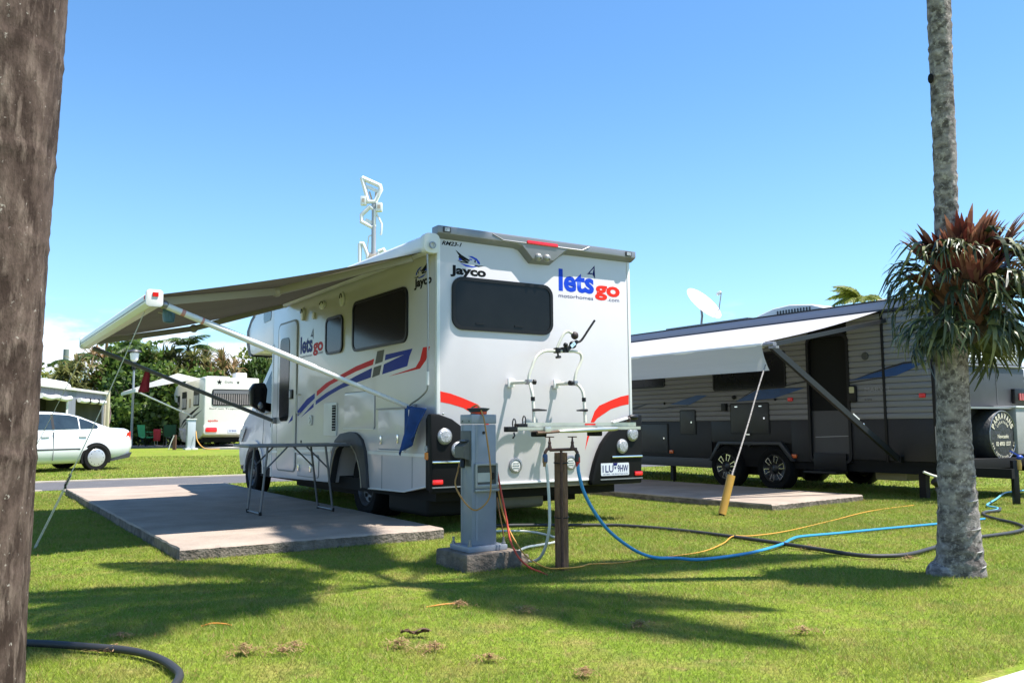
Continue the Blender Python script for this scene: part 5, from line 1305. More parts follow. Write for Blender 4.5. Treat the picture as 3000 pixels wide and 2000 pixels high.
p2('stripe', MB().prism([(.3, 1.66), (1.6, 1.36), (3.2, 1.08), (4.2, .84), (3.4, 1.16), (2.0, 1.42)], cw, .003, .006), grey_v)
p2('bumper', MB().prism(rrect(-.03, 2.38, .58, 1.02, .12), rw, -.05, .10), cream, bevel=.05, seg=3)
for x in (.30, 2.05): p2('tail_light', MB().prism(rrect(x - .24, x + .24, .70, .90, .05), rw, .09, .13), red_lens, bevel=.01)
np_ = p2('number_plate', MB().box(1.0, 1.40, -.115, -.10, .68, .82), plate_white)
mk('lettering', text_mesh('337 BWN', lambda a, b: (a, -.118, b), 1.04, .71, .32, .08, .02), navy_v, np_, smooth=0)
def star(cx, cz, r):
    P = [(cx + (r if k % 2 == 0 else r * .42) * math.sin(math.pi * k / 5), cz + (r if k % 2 == 0 else r * .42) * math.cos(math.pi * k / 5)) for k in range(10)]
    p2('star', MB().prism(P, rw, .003, .008), blk_v)
star(.62, 2.86, .12); star(1.42, 2.86, .07)
p2('lettering', text_mesh('Dolly', lambda a, b: (a, -.006, b), .85, 2.80, .36, .11), blk_v, smooth=0)
p2('lettering', text_mesh('Surf not Tropical', lambda a, b: (a, -.006, b), .22, 1.66, 1.3, .085), blk_v, smooth=0)
p2('lettering', text_mesh('apollo', lambda a, b: (a, -.006, b), .18, 1.12, .42, .12, .02), red_v, smooth=0)
p2('roof_hatch', MB().box(.3, 1.3, .9, 1.8, 3.05, 3.16), white_p, bevel=.03); p2('roof_box', MB().box(1.45, 1.95, .5, 1.1, 3.05, 3.32), white_p, bevel=.05); p2('roof_pod', MB().box(.2, 1.6, 3.4, 4.6, 3.0, 3.2), white_p, bevel=.05)
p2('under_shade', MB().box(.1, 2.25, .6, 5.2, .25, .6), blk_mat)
for u in (1.5, 5.9):
    for v, s in ((.12, -1), (2.2, 1)): wheel(m2, (v, u, .36), .36, .28, (s, 0, 0), steel_rim)
a2 = p2('awning', MB().add([(0, .9, 3.04), (0, 5.4, 3.52), (-2.5, 5.0, 2.56), (-2.5, 1.3, 2.52)], [(0, 1, 2, 3)]), mat('white_canvas', (.75, .74, .72), .7, trans=.6), fix=False)
mk('awning_rail', MB().bar((-2.5, 1.25, 2.49), (-2.5, 5.05, 2.46), .10, .14), white_alu, a2)
mk('awning_leg', MB().tube([(-2.48, 1.45, 2.46), (-.02, 1.9, 1.38)], .035, 8), white_alu, a2)

# ---- camp chairs and small things by it
def chair(label, loc, rz, m, grp='camp chairs by the distant motorhome'):
    c = thing('camp_chair', label, 'camp chair', loc, rz, grp)
    for x in (-.26, .26):
        for y in (-.24, .24): mk('leg', MB().tube([(x, y, 0), (-x * .9, -y * .2 + (.24 if y > 0 else -.1), .44)], .014, 6), blk, c)
        mk('back_post', MB().tube([(x, .22, 0), (x * 1.05, .32, .92)], .014, 6), blk, c)
        mk('arm_rest', MB().bar((x * 1.1, -.24, .62), (x * 1.08, .27, .64), .06, .02), m, c)
    mk('seat', MB().grid(lambda i, j: (-.26 + .52 * i, -.25 + .48 * j, .43 - .07 * math.sin(math.pi * i)), 6, 4), m, c, fix=False)
    mk('backrest', MB().grid(lambda i, j: (-.26 + .52 * i, .24 + .09 * j + .06 * math.sin(math.pi * i), .42 + .52 * j), 6, 4), m, c, fix=False)
    return c
green = mat('green_canvas', (.05, .30, .17), .8, trans=.35); dgreen = mat('dark_green_canvas', (.012, .055, .035), .8, trans=.2); bluec = mat('navy_canvas', (.015, .03, .14), .8, trans=.2)
chair('bright green folding camp chair, leftmost of the chairs by the distant motorhome', (-16.25, 38.6, .25), rad(150), green)
chair('dark green folding camp chair beside the bright green one', (-15.15, 38.6, .25), rad(185), dgreen)
chair('navy folding camp chair against the side of the distant motorhome', (-13.9, 39.4, .25), rad(100), bluec)
cloth('towel', 'red towel hanging between the two green camp chairs', 'towel', [(-.17, 0, .80), (.17, 0, .80), (.14, 0, .28), (-.15, 0, .28)], 5, 5, lambda i, j: .03 * math.sin(i * 7), mat('red_towel', (.35, .02, .035), .9), (-15.72, 38.4, .2), 0)
cloth('towel', 'pale striped towel hanging right of the dark green chair', 'towel', [(-.18, 0, .84), (.12, 0, .80), (.22, 0, .22), (-.02, 0, .24)], 5, 5, lambda i, j: .03 * math.sin(i * 9), mat('pale_towel', (.55, .46, .48), .9, var=.4, vscale=12), (-14.55, 38.3, .2), 0)
mk_t = thing('side_table', 'small low table between the green camp chairs', 'table', (-15.7, 38.75, .25))
mk('top', MB().box(-.25, .25, -.2, .2, .50, .53), alu, mk_t)
for x in (-.2, .2):
    for y in (-.15, .15): mk('leg', MB().tube([(x, y, 0), (x, y, .5)], .012, 6), grey_metal, mk_t)
p2d = thing('power_pedestal', 'small pale grey power pedestal beside the distant motorhome', 'power pedestal', (-13.45, 36.3, .14), YAW)
mk('post', MB().box(-.16, .16, -.14, .14, .06, 1.25), mat('pale_pedestal', (.42, .46, .50), .4), p2d, bevel=.01)
mk('base', MB().box(-.25, .25, -.25, .25, -.1, .07), white_p, p2d); mk('cap', MB().box(-.19, .19, -.17, .17, 1.25, 1.29), white_p, p2d)
mk('panel', MB().box(-.17, -.158, -.1, .1, .6, 1.1), grey_metal, p2d)
line('extension_cord', 'yellow cord from the small pale pedestal to the distant motorhome', 'cord', [(-13.2, 36.2, .9), (-13.05, 36.0, .5), (-12.7, 35.9, .2), (-12.2, 36.2, .16)], .02, cable_y)
tp2 = thing('tap_post', 'dark thin tap post left of the small pale pedestal', 'tap post', (-14.0, 36.0, .14))
mk('post', MB().box(-.06, .06, -.06, .06, -.1, .62), mat('dark_timber', (.10, .05, .03), .9), tp2); mk('hose_loop', MB().tube([(.0, -.07, .6), (-.12, -.08, .3), (-.2, -.1, .02)], .02, 6), white_p, tp2)

# ---- poles and mast
lampp = thing('lamp_post', 'slim grey lamp post with a white lantern among the trees', 'lamp post', (-17.2, 39.2, .18))
mk('pole', MB().tube([(0, 0, 0), (0, 0, 3.9)], [.06, .045], 10), mat('pole_grey', (.22, .25, .27), .5), lampp)
mk('lantern', MB().lathe([(.05, 3.85), (.16, 3.95), (.20, 4.25), (.14, 4.32)], (0, 0, 0), (0, 0, 1), 14), mat('lantern_white', (.75, .75, .76), .3), lampp)
mk('hood', MB().lathe([(.30, 4.32), (.25, 4.40), (.05, 4.44)], (0, 0, 0), (0, 0, 1), 14), dark_grey, lampp)
mk('collar', MB().lathe([(.08, 3.5), (.09, 3.85)], (0, 0, 0), (0, 0, 1), 12), blk, lampp)
tag(mk('utility_pole', MB().tube([(-31.1, 60, 0), (-31.1, 60, 6.55)], [.22, .18], 10), mat('green_grey_pole', (.16, .19, .17), .8)), 'plain grey green pole standing above the bushes at the left', 'pole')
for k, (x, z) in enumerate(((-20.1, 6.9), (-9.55, 6.7))): pass
mast = thing('light_mast', 'white floodlight mast with lattice frames rising behind the awning', 'light mast', (-7.30, 45, .25))
lw = mat('mast_white', (.74, .73, .72), .4); tan_m = mat('mast_tan', (.48, .38, .30), .6)
mk('pole', MB().tube([(0, 0, 0), (0, 0, 12.6)], [.16, .12], 10), mat('mast_grey', (.33, .34, .38), .5), mast)
def frame(cx, cz, P, r=.075, y=0):
    f = mk('frame', MB().tube([(cx + a, y, cz + b) for a, b in P + P[:1]], r * 1.35, 8), lw, mast); return f
frame(-.15, 13.15, [(-.50, .85), (.45, .42), (.50, .2), (.22, -.45), (-.15, -.45)], .10)
mk('frame_bar', MB().bar((-.42, 0, 13.55), (.30, 0, 13.22), .10, .16), lw, mast)
mk('frame_strut', MB().bar((-.25, 0, 13.25), (-.05, 0, 12.6), .07, .09).bar((.10, 0, 13.2), (.05, 0, 12.6), .07, .09), tan_m, mast)
for x, z in ((-.55, 12.75), (.28, 12.40)): mk('flood_lamp', MB().box(x - .16, x + .16, -.15, .15, z - .24, z + .24), lw, mast, bevel=.03)
mk('lamp_face', MB().box(-.62, -.48, -.16, -.15, 12.65, 12.85).box(.20, .36, -.16, -.15, 12.3, 12.5), tan_m, mast)
frame(-.25, 11.75, [(.05, .70), (-.40, .25), (-.40, -.12), (.15, -.42), (.28, -.35), (.28, .5)], .09)
mk('frame_bar', MB().bar((-.45, 0, 11.72), (.05, 0, 11.48), .10, .20), lw, mast)
mk('side_arm', MB().tube([(.12, 0, 12.1), (.42, 0, 11.5), (.40, 0, 11.0), (.36, 0, 10.9)], .06, 7), lw, mast)
mk('cable_loop', MB().tube([(.05, 0, 10.95), (-.25, 0, 10.85), (-.32, 0, 10.3), (-.28, 0, 9.8)], .04, 6), lw, mast)
frame(-.60, 9.55, [(-.12, .90), (.05, .90), (.30, .30), (.30, -1.0), (-.12, -1.0)], .09)
frame(.42, 9.4, [(-.15, .6), (.1, .72), (.22, .5), (.22, -.9), (-.15, -.9)], .09)
for z in (9.9, 9.6, 9.3, 9.0, 8.7, 8.4): mk('rung', MB().bar((-.35, 0, z + .05), (.3, 0, z), .07, .10), lw, mast)
mk('equipment_box', MB().box(-.22, .16, -.2, .2, 9.1, 9.85), tan_m, mast, bevel=.03)
# ================================================================== PALMS
def palm_bark(name, base, dark, light, scar, ringscale):
    m = bpy.data.materials.new(name); m.use_nodes = True
    nt = m.node_tree; n = nt.nodes; l = nt.links; p = n['Principled BSDF']
    t = n.new('ShaderNodeTexCoord')
    def noise(scale, st, det=6):
        mp = n.new('ShaderNodeMapping'); mp.inputs['Scale'].default_value = st; l.new(t.outputs['Object'], mp.inputs[0])
        x = n.new('ShaderNodeTexNoise'); x.inputs['Scale'].default_value = scale; x.inputs['Detail'].default_value = det; x.inputs['Roughness'].default_value = .65
        l.new(mp.outputs[0], x.inputs['Vector']); return x.outputs['Fac']
    def ramp(v, a, b):
        x = n.new('ShaderNodeMapRange'); x.clamp = True; l.new(v, x.inputs[0]); x.inputs[1].default_value = a; x.inputs[2].default_value = b; return x.outputs[0]
    def mix(f, a, b):
        x = n.new('ShaderNodeMix'); x.data_type = 'RGBA'; l.new(f, x.inputs[0])
        for i, c in ((6, a), (7, b)):
            if isinstance(c, tuple): x.inputs[i].default_value = (*c, 1)
            else: l.new(c, x.inputs[i])
        return x.outputs[2]
    fine = noise(30, (1, 1, ringscale * .5)); blot = noise(11, (1, 1, ringscale)); speck = noise(46, (1, 1, 1), 3); big = noise(2.2, (1, 1, .5))
    c = mix(ramp(blot, .40, .60), dark, base)
    c = mix(ramp(fine, .50, .66), c, light)
    c = mix(ramp(speck, .66, .74), c, scar)
    c = mix(ramp(big, .55, .75), c, dark)
    l.new(c, p.inputs['Base Color']); p.inputs['Roughness'].default_value = .92; p.inputs['Specular IOR Level'].default_value = .15
    b = n.new('ShaderNodeBump'); b.inputs['Strength'].default_value = .9; b.inputs['Distance'].default_value = .012
    l.new(fine, b.inputs['Height'])
    b2 = n.new('ShaderNodeBump'); b2.inputs['Strength'].default_value = .5; b2.inputs['Distance'].default_value = .02
    l.new(blot, b2.inputs['Height']); l.new(b.outputs[0], b2.inputs['Normal']); l.new(b2.outputs[0], p.inputs['Normal'])
    return m
def trunk_mesh(axis_fn, rad_fn, z0, z1, scars, n=40, step=.03, lump=.006, seed=1):
    g = random.Random(seed); zs = []; z = z0
    while z < z1: zs.append(z); z += step
    zs.append(z1); mb = MB(); ph = [g.uniform(0, 6.28) for _ in range(6)]
    for z in zs:
        r = rad_fn(z); cx, cy = axis_fn(z)
        for s, dp in scars:
            d = z - s
            if abs(d) < .05: r += dp * math.exp(-(d / .012) ** 2) * (-1) + dp * .9 * math.exp(-((d + .022) / .016) ** 2)
        for k in range(n):
            q = 2 * math.pi * k / n
            rr = r + lump * (math.sin(2 * q + ph[0] + z * 1.3) + .6 * math.sin(3 * q + ph[1] - z * 2.1) + .5 * math.sin(5 * q + ph[2] + z * 5)) + g.uniform(-.0012, .0012)
            mb.v.append((cx + rr * math.cos(q), cy + rr * math.sin(q), z + .012 * math.sin(q + ph[3])))
    m = len(zs)
    mb.f = [(i * n + k, i * n + (k + 1) % n, (i + 1) * n + (k + 1) % n, (i + 1) * n + k) for i in range(m - 1) for k in range(n)]
    mb.f.append(tuple((m - 1) * n + k for k in range(n)))
    return mb
palm_leaf = leaf_mat('palm_leaflet', [(.030, .060, .012), (.055, .10, .020), (.09, .14, .03)], .15, .4)
def frond_mesh(L, droop, leaflet, n=46, seed=0, width=.035, up=.45):
    """feather frond growing along +x from the origin, arching over"""
    g = random.Random(seed); mb = MB(); mb.tint = []
    def rach(t): return Vector((L * t * (1 - .10 * t), 0, L * (up * t - droop * t * t)))
    N = 14; pts = [rach(i / N) for i in range(N + 1)]
    k0 = len(mb.f); mb.tube(pts, [.022 * (1 - .85 * i / N) + .003 for i in range(N + 1)], 5); mb.tint += [.3] * (len(mb.f) - k0)
    for i in range(n):
        t = .14 + .86 * i / (n - 1); p = rach(t); d = (rach(min(t + .02, 1.0)) - rach(t - .02)).normalized()
        l = leaflet * (math.sin(math.pi * min(t * .92 + .12, 1)) ** .7) * g.uniform(.85, 1.1)
        for s in (-1, 1):
            side_v = Vector((0, s, 0)); out = (side_v * .80 + d * .55 + Vector((0, 0, .02 + g.uniform(-.12, .12)))).normalized()
            mid = p + out * l * .55 + Vector((0, 0, -.14 * l)); tip = p + out * l * .92 + Vector((0, 0, -.62 * l))
            w = (d * 1.0).normalized() * width * .5
            mb.add([p - w * .5, p + w * .5, mid + w, mid - w, tip], [(0, 1, 2, 3), (3, 2, 4)]); c = g.random(); mb.tint += [c, c]
    return mb
def place(o, loc, az, pitch, roll=0.0, scale=1.0):
    o.location = loc; o.rotation_mode = 'XYZ'
    o.rotation_euler = (Matrix.Rotation(az, 3, 'Z') @ Matrix.Rotation(-pitch, 3, 'Y') @ Matrix.Rotation(roll, 3, 'X')).to_euler()
    o.scale = (scale, scale, scale)

# ---- fern palm on the right; its crown is above the picture and throws the frond shadows on the lawn
fp = thing('palm_tree', 'slender grey palm on the right carrying a staghorn fern clump', 'palm tree', (3.05, 6.05, 0))
LEAN = -.115
ax_r = lambda z: (.01 - .040 * max(z, 0), LEAN * max(z, 0))
def r_r(z):
    z = max(z, 0); b = .172 * math.exp(-((z / .9) ** 1.0)) * .35
    return .090 + .055 * math.exp(-(z / .75) ** 1.2) + .035 * math.exp(-z / .12) * .6 - .014 * min(max((z - 1.6) / .5, 0), 1)
scars_r = [(.11, .010), (.20, .008), (.31, .010), (.44, .007), (.60, .008), (.74, .005), (.9, .004), (1.05, .003)] + [(2.3 + .11 * k + .02 * math.sin(k * 3), .006) for k in range(52)]
bark_r = palm_bark('fern_palm_bark', (.27, .238, .222), (.085, .072, .066), (.40, .36, .33), (.56, .52, .46), 1.7)
mk('trunk', trunk_mesh(ax_r, r_r, -.15, 7.8, scars_r, seed=3, lump=.005), bark_r, fp, smooth=60)
mk('root_flare', MB().ball((-.10, .0, .0), (.11, .13, .11), 20, 12), bark_r, fp, smooth=60)
white_scar = mat('pale_scar', (.42, .41, .39), .9, var=.6, vscale=15)
for z, a0, a1 in ((.18, -70, 25), (.33, -80, 15), (.52, -85, 20), (.075, -60, 30), (.68, -60, 5)):
    pts = []
    for k in range(9):
        q = rad(a0 + (a1 - a0) * k / 8); r = r_r(z) + .006; cx, cy = ax_r(z); pts.append((cx + r * math.cos(q), cy + r * math.sin(q), z + .012 * math.sin(q + .3)))
    mk('leaf_scar', MB().tube(pts, [.002] + [.0055] * 7 + [.002], 5), white_scar, fp)
mk('knot_hole', MB().ball((ax_r(3.35)[0] - .088, ax_r(3.35)[1] - .03, 3.35), (.018, .02, .035), 8, 6), blk_mat, fp)
CR = Vector((ax_r(7.8)[0], ax_r(7.8)[1], 7.75))
crown_var = [mk('frond', frond_mesh(3.5, .62, .50, 72, s, .060, .50), palm_leaf, fp, smooth=0, fix=False) for s in (1, 2, 3)]
azs = [113, 104, 158, 192, 207, 230, 324, 340, 22, 62]
for i, a in enumerate(azs):
    o = crown_var[i] if i < 3 else crown_var[i % 3].copy()
    if i >= 3: COL.objects.link(o)
    place(o, CR + Vector((0, 0, .05 * (i % 3))), rad(a), rad([14, 17, -4, 18, 0, 8][i % 6]), rad(rnd.uniform(-15, 15)), [1.12, 1.10, .95, .88][i % 4])
mk('crownshaft', MB().lathe([(.10, 0), (.12, .2), (.09, .6), (.05, .9)], (CR.x, CR.y, 7.0), (0, 0, 1), 16), mat('crownshaft', (.10, .14, .05), .5), fp)

# ---- big palm trunk at the left edge
lp_ = thing('palm_tree', 'thick brown ringed palm trunk filling the left edge', 'palm tree', (-1.758, 2.72, 0))
scars_l = [(-.1, .003), (.62, .003), (.98, .006), (1.33, .003), (1.66, .004), (1.94, .005), (2.28, .004), (2.6, .003)] + [(2.95 + .34 * k, .003) for k in range(18)]
bark_l = palm_bark('left_palm_bark', (.110, .076, .062), (.038, .024, .019), (.175, .128, .105), (.34, .30, .26), .45)
ax_l = lambda z: (.024 * z, 0.0)
r_l = lambda z: .222 - .003 * z + .03 * math.exp(-max(z, 0) / .2)
mk('trunk', trunk_mesh(ax_l, r_l, -.15, 9.0, scars_l, seed=8, lump=.0035, n=56, step=.02), bark_l, lp_, smooth=60)
def on_trunk(z, a, off=0.0): return Vector((ax_l(z)[0] + (r_l(z) + off) * math.cos(rad(a)), (r_l(z) + off) * math.sin(rad(a)), z))
mk('knot_hole', MB().ball(on_trunk(2.02, -58, .0), (.022, .014, .010), 10, 6), blk_mat, lp_)
mk('knot_lip', MB().tube([on_trunk(2.012, a, .004) for a in (-64, -61, -58, -55, -52)], [.002, .005, .006, .005, .002], 6), white_scar, lp_)
for z, sgn in ():
    mk('bark_ridge', MB().tube([on_trunk(z + .010 * math.sin(a * .16) + .012, a, .002) for a in range(-120, 41, 8)], [.0015 + .0025 * abs(math.sin(a * .31)) for a in range(-120, 41, 8)], 5), bark_l, lp_)
lc_ = CL = Vector((ax_l(9.0)[0], 0, 8.95))
for i in range(13):
    o = crown_var[i % 3].copy(); COL.objects.link(o); o.parent = lp_
    place(o, CL, rad(i * 27.7 + 40), rad([12, 4, -6, 18][i % 4]), 0, .92)

# ---- staghorn fern clump on the right palm
sf = thing('staghorn_fern', 'bushy staghorn fern with red brown shields growing on the palm trunk', 'fern', (3.03, 5.84, 1.88))
stag_leaf = leaf_mat('staghorn_green', [(.018, .028, .010), (.040, .055, .018), (.085, .10, .032), (.19, .20, .07)], .15, .42, .5)
shield = leaf_mat('staghorn_shield', [(.030, .008, .006), (.085, .016, .012), (.16, .035, .024), (.30, .13, .08)], .30, .6)
shield_b = leaf_mat('staghorn_brown', [(.040, .020, .010), (.09, .036, .018), (.15, .06, .03)], .2, .7)
def strap(mb, pts, ws, tint):
    """flat ribbon along pts with the given widths, lying across the direction of growth"""
    L_, R_ = [], []
    for i, p in enumerate(pts):
        d = (pts[min(i + 1, len(pts) - 1)] - pts[max(i - 1, 0)]).normalized()
        s = d.cross(Vector((0, 0, 1)))
        if s.length < .05: s = Vector((0, 1, 0))
        s.normalize(); L_.append(p + s * ws[i] / 2); R_.append(p - s * ws[i] / 2)
    n = len(pts); mb.add(L_ + R_, [(i, i + 1, n + i + 1, n + i) for i in range(n - 1)]); mb.tint += [tint] * (n - 1)
def stag_frond(seed, L, up, curl):
    g = random.Random(seed); mb = MB(); mb.tint = []
    def curve(t, ang, p0, l, u, c):
        return p0 + Vector((math.cos(ang) * l * t * (1 - .30 * c * t * t), math.sin(ang) * l * t, l * (u * t - 1.15 * c * t ** 3)))
    base = [curve(t, 0, Vector((0, 0, 0)), L * .5, up, curl * .45) for t in (0, .25, .5, .75, 1)]
    strap(mb, base, [.03, .045, .065, .09, .10], g.random())
    for ang in ((-.42, .10, .5) if seed % 2 else (-.5, -.15, .2, .55)):
        a = ang + g.uniform(-.1, .1); p0 = base[-1] + Vector((-.01, math.sin(a) * .03, 0)); d0 = up - curl * .9
        l = L * .5 * g.uniform(.7, 1.15)
        seg = [curve(t, a, p0, l, d0 + .12, curl * g.uniform(.9, 1.3)) for t in (0, .2, .4, .6, .8, 1)]
        strap(mb, seg, [.05, .046, .040, .036, .028, .008], g.random())
        p1 = seg[3]; b = a + g.choice((-.5, .5))
        seg2 = [curve(t, b, p1, l * .45, -.25, curl * .9) for t in (0, .33, .66, 1)]
        strap(mb, seg2, [.024, .022, .016, .005], g.random())
    return mb
def shield_frond(seed, L, Wd):
    g = random.Random(seed); mb = MB(); mb.tint = []
    n = 15
    for i in range(n):
        a = (i / (n - 1) - .5) * 1.45; l = L * (1 - .25 * abs(a)) * g.uniform(.72, 1.12); c = g.random()
        pts = [Vector((.22 * l * t * t + .02, math.sin(a) * l * t * .75, l * t * (1 - .18 * t))) for t in (0, .3, .6, .85, 1)]
        w = Wd / n * 1.9
        L_ = [p + Vector((0, w * k / 2, 0)) for p, k in zip(pts, (.4, .9, 1.0, .5, .06))]; R_ = [p - Vector((0, w * k / 2, 0)) for p, k in zip(pts, (.4, .9, 1.0, .5, .06))]
        mb.add(L_ + R_, [(j, j + 1, 6 + j, 5 + j) for j in range(4)]); mb.tint += [c, c, min(c + .2, 1), min(c + .4, 1)]
    return mb
green_var = [mk('frond', stag_frond(s, L, u, c), stag_leaf, sf, smooth=60, fix=False) for s, L, u, c in ((1, .62, .65, .75), (2, .58, .40, .70), (3, .66, .80, 1.0), (4, .54, .15, .70), (5, .60, .55, .95), (6, .50, -.0, .6))]
red_var = [mk('shield_frond', shield_frond(s, L, w), shield, sf, smooth=60, fix=False) for s, L, w in ((11, .42, .36), (12, .36, .32), (13, .46, .40))]
brown_var = [mk('shield_frond', shield_frond(s, L, w), shield_b, sf, smooth=60, fix=False) for s, L, w in ((21, .30, .34), (22, .26, .30))]
used = set()
def put(proto, loc, az, pitch, roll, sc):
    o = proto if id(proto) not in used else proto.copy()
    if id(proto) in used: COL.objects.link(o)
    used.add(id(proto)); place(o, loc, az, pitch, roll, sc)
g = random.Random(77)
for i in range(190):
    a = g.uniform(0, 2 * math.pi); z = g.uniform(-.26, .30)
    r = .085 + .13 * math.cos(z * 3) * g.uniform(.2, 1)
    dx = .10 if math.cos(a) > 0 else 0.0                    # the clump hangs a little to the right
    loc = Vector((r * math.cos(a) + dx * .8, r * math.sin(a), z))
    lev = (z + .26) / .56
    v = green_var[[3, 5, 1, 3][i % 4]] if lev < .38 else (green_var[[1, 4, 0, 3][i % 4]] if lev < .75 else green_var[[0, 2, 4, 0][i % 4]])
    put(v, loc, a + g.uniform(-.25, .25), g.uniform(-.10, .55) if lev > .3 else g.uniform(-.50, .10), g.uniform(-.5, .5), g.uniform(.36, .60) * (1.0 + .22 * (math.cos(a) > 0)))
for i, (a, z, r, pit, sc) in enumerate([(200, .16, .15, -.25, 1.05), (228, .20, .14, -.1, 1.0), (255, .22, .14, .0, 1.0), (280, .16, .16, -.05, 1.1), (300, .24, .16, -.15, 1.0), (322, .18, .20, -.25, 1.15), (345, .14, .22, -.35, 1.1), (10, .16, .20, -.4, 1.1), (40, .2, .16, -.2, 1.0), (80, .22, .14, -.1, 1.0), (120, .2, .14, -.1, 1.0), (160, .18, .14, -.3, 1.0), (270, .02, .20, -.2, .9), (310, .0, .24, -.3, 1.0), (240, .04, .18, -.2, .85), (350, -.02, .28, -.5, .9), (190, .02, .20, -.5, .9)]):
    q = rad(a); put(red_var[i % 3], Vector((r * math.cos(q) + .04, r * math.sin(q), z)), q, pit, g.uniform(-.2, .2), sc * .95)
for i, (a, z, r) in enumerate([(250, -.08, .16), (285, -.10, .17), (320, -.06, .22), (215, -.10, .15), (350, -.08, .26), (300, -.26, .15), (260, -.24, .13), (20, -.1, .2), (90, -.1, .14), (150, -.1, .14)]):
    q = rad(a); put(brown_var[i % 2], Vector((r * math.cos(q) + .05, r * math.sin(q), z)), q, -.15, 0, 1.0)
mk('root_mass', MB().ball((.05, .02, -.03), (.19, .17, .30), 16, 10), mat('root_mass', (.035, .022, .014), .95, var=.5, vscale=14, bump=1.0, bscale=30), sf)

# ================================================================== TREES AND HEDGES BEYOND
tree_bark = mat('tree_bark', (.12, .10, .075), .95, var=.5, vscale=6, bump=.8)
G_dark = leaf_mat('leaf_dark', [(.022, .050, .012), (.050, .095, .020), (.10, .155, .034)], .4)
G_mid = leaf_mat('leaf_mid', [(.045, .085, .014), (.105, .175, .028), (.19, .26, .05)], .45)
G_olive = leaf_mat('leaf_olive', [(.070, .085, .025), (.15, .165, .05), (.25, .245, .09), (.33, .25, .13)], .45)
G_yel = leaf_mat('leaf_yellow', [(.085, .115, .018), (.18, .215, .034), (.29, .30, .07)], .45)
G_rust = leaf_mat('leaf_rust', [(.08, .10, .03), (.19, .16, .06), (.33, .19, .09), (.42, .29, .16)], .4)
def limbs(H, spread, seed, r0=.16):
    g = random.Random(seed); mb = MB()
    mb.tube([(0, 0, -.2), (g.uniform(-.1, .1), 0, H * .3), (g.uniform(-.2, .2), g.uniform(-.2, .2), H * .62)], [r0, r0 * .8, r0 * .5], 8)
    for k in range(6):
        a = k * 1.05 + g.uniform(-.3, .3); z = H * g.uniform(.25, .5)
        mb.tube([(0, 0, z), (math.cos(a) * spread * .4, math.sin(a) * spread * .4, z + H * .18), (math.cos(a) * spread * .75, math.sin(a) * spread * .75, z + H * .34)], [r0 * .45, r0 * .3, r0 * .12], 6)
    return mb
def leafy(H, rx, ry, z0, n_clump, per, size, seed, strap_leaf=False, clump_r=.55):
    """crown of separate leaves gathered in clumps through an uneven volume, gaps between the clumps"""
    g = np.random.default_rng(seed)
    V, F, T = [], [], []
    for c in range(n_clump):
        u = g.normal(size=3); u /= np.linalg.norm(u); rr = g.random() ** .35
        cz = z0 + (H - z0) * (.5 + .5 * u[2] * rr)
        sh = .75 + .35 * math.sin(c * 1.7)
        cen = np.array([u[0] * rx * rr * sh, u[1] * ry * rr * sh, cz]); ct = g.random() * .5 + .25 * (u[2] * .5 + .5)
        for i in range(per):
            if strap_leaf:
                a = g.random() * 6.283; e = g.random() * 1.5 - .2; l = size * (2.0 + 1.6 * g.random()); w = size * .16
                d = np.array([math.cos(a) * math.cos(e), math.sin(a) * math.cos(e), math.sin(e)])
                p0 = cen + d * .05; p1 = cen + d * l * .55; p2 = cen + d * l + np.array([0, 0, -.38 * l * math.cos(e)])
                s = np.array([-math.sin(a), math.cos(a), .3]) * w
                k = len(V); V += [p0 - s * .6, p0 + s * .6, p1 + s, p1 - s, p2]; F += [(k, k + 1, k + 2, k + 3), (k + 3, k + 2, k + 4)]
                t = min(max(ct + g.normal() * .22, 0), 1); T += [t, t]
            else:
                p = cen + g.normal(size=3) * clump_r * .5; a = g.random() * 6.283; e = g.normal() * .6
                d = np.array([math.cos(a) * math.cos(e), math.sin(a) * math.cos(e), math.sin(e)]) * size * (.6 + .8 * g.random())
                s = np.cross(d, g.normal(size=3)); s = s / (np.linalg.norm(s) + 1e-6) * np.linalg.norm(d) * .32
                k = len(V); V += [p - d * .5, p + s, p + d * .5, p - s]; F += [(k, k + 1, k + 2, k + 3)]
                T.append(min(max(ct + g.normal() * .25, 0), 1))
    mb = MB(); mb.v = [tuple(v) for v in V]; mb.f = F; mb.tint = T
    return mb
def tree(label, x, y, H, rx, z0, nc, per, size, m, seed, strap_leaf=False, name='tree', cat='tree', ry=None, group='trees and palms beyond the camp', cr=.7, trunk=True):
    t = thing(name, label, cat, (x, y, ground_z(y)), 0, group)
    if trunk: mk('trunk', limbs(H, rx, seed), tree_bark, t, fix=False)
    mk('crown', leafy(H, rx, ry or rx * .8, z0, nc, per, size, seed, strap_leaf, cr), m, t, smooth=0, fix=False)
    return t
def small_palm(label, x, y, H, L, seed, m, n=15, lean=0.0, dead=0):
    t = thing('palm_tree', label, 'palm tree', (x, y, ground_z(y)), 0, 'trees and palms beyond the camp')
    mk('trunk', MB().tube([(0, 0, -.2), (lean * .5, 0, H * .5), (lean, 0, H)], [.16, .12, .11], 8), tree_bark, t)
    f = mk('frond', frond_mesh(L, .80, L * .26, 26, seed, .085, .55), m, t, smooth=0, fix=False)
    for i in range(n):
        o = f if i == 0 else f.copy()
        if i: COL.objects.link(o)
        place(o, Vector((lean, 0, H)), i * 2.4 + seed, rad([25, 8, -12, 40, -30][i % 5]), 0, rnd.uniform(.8, 1.05))
    return t
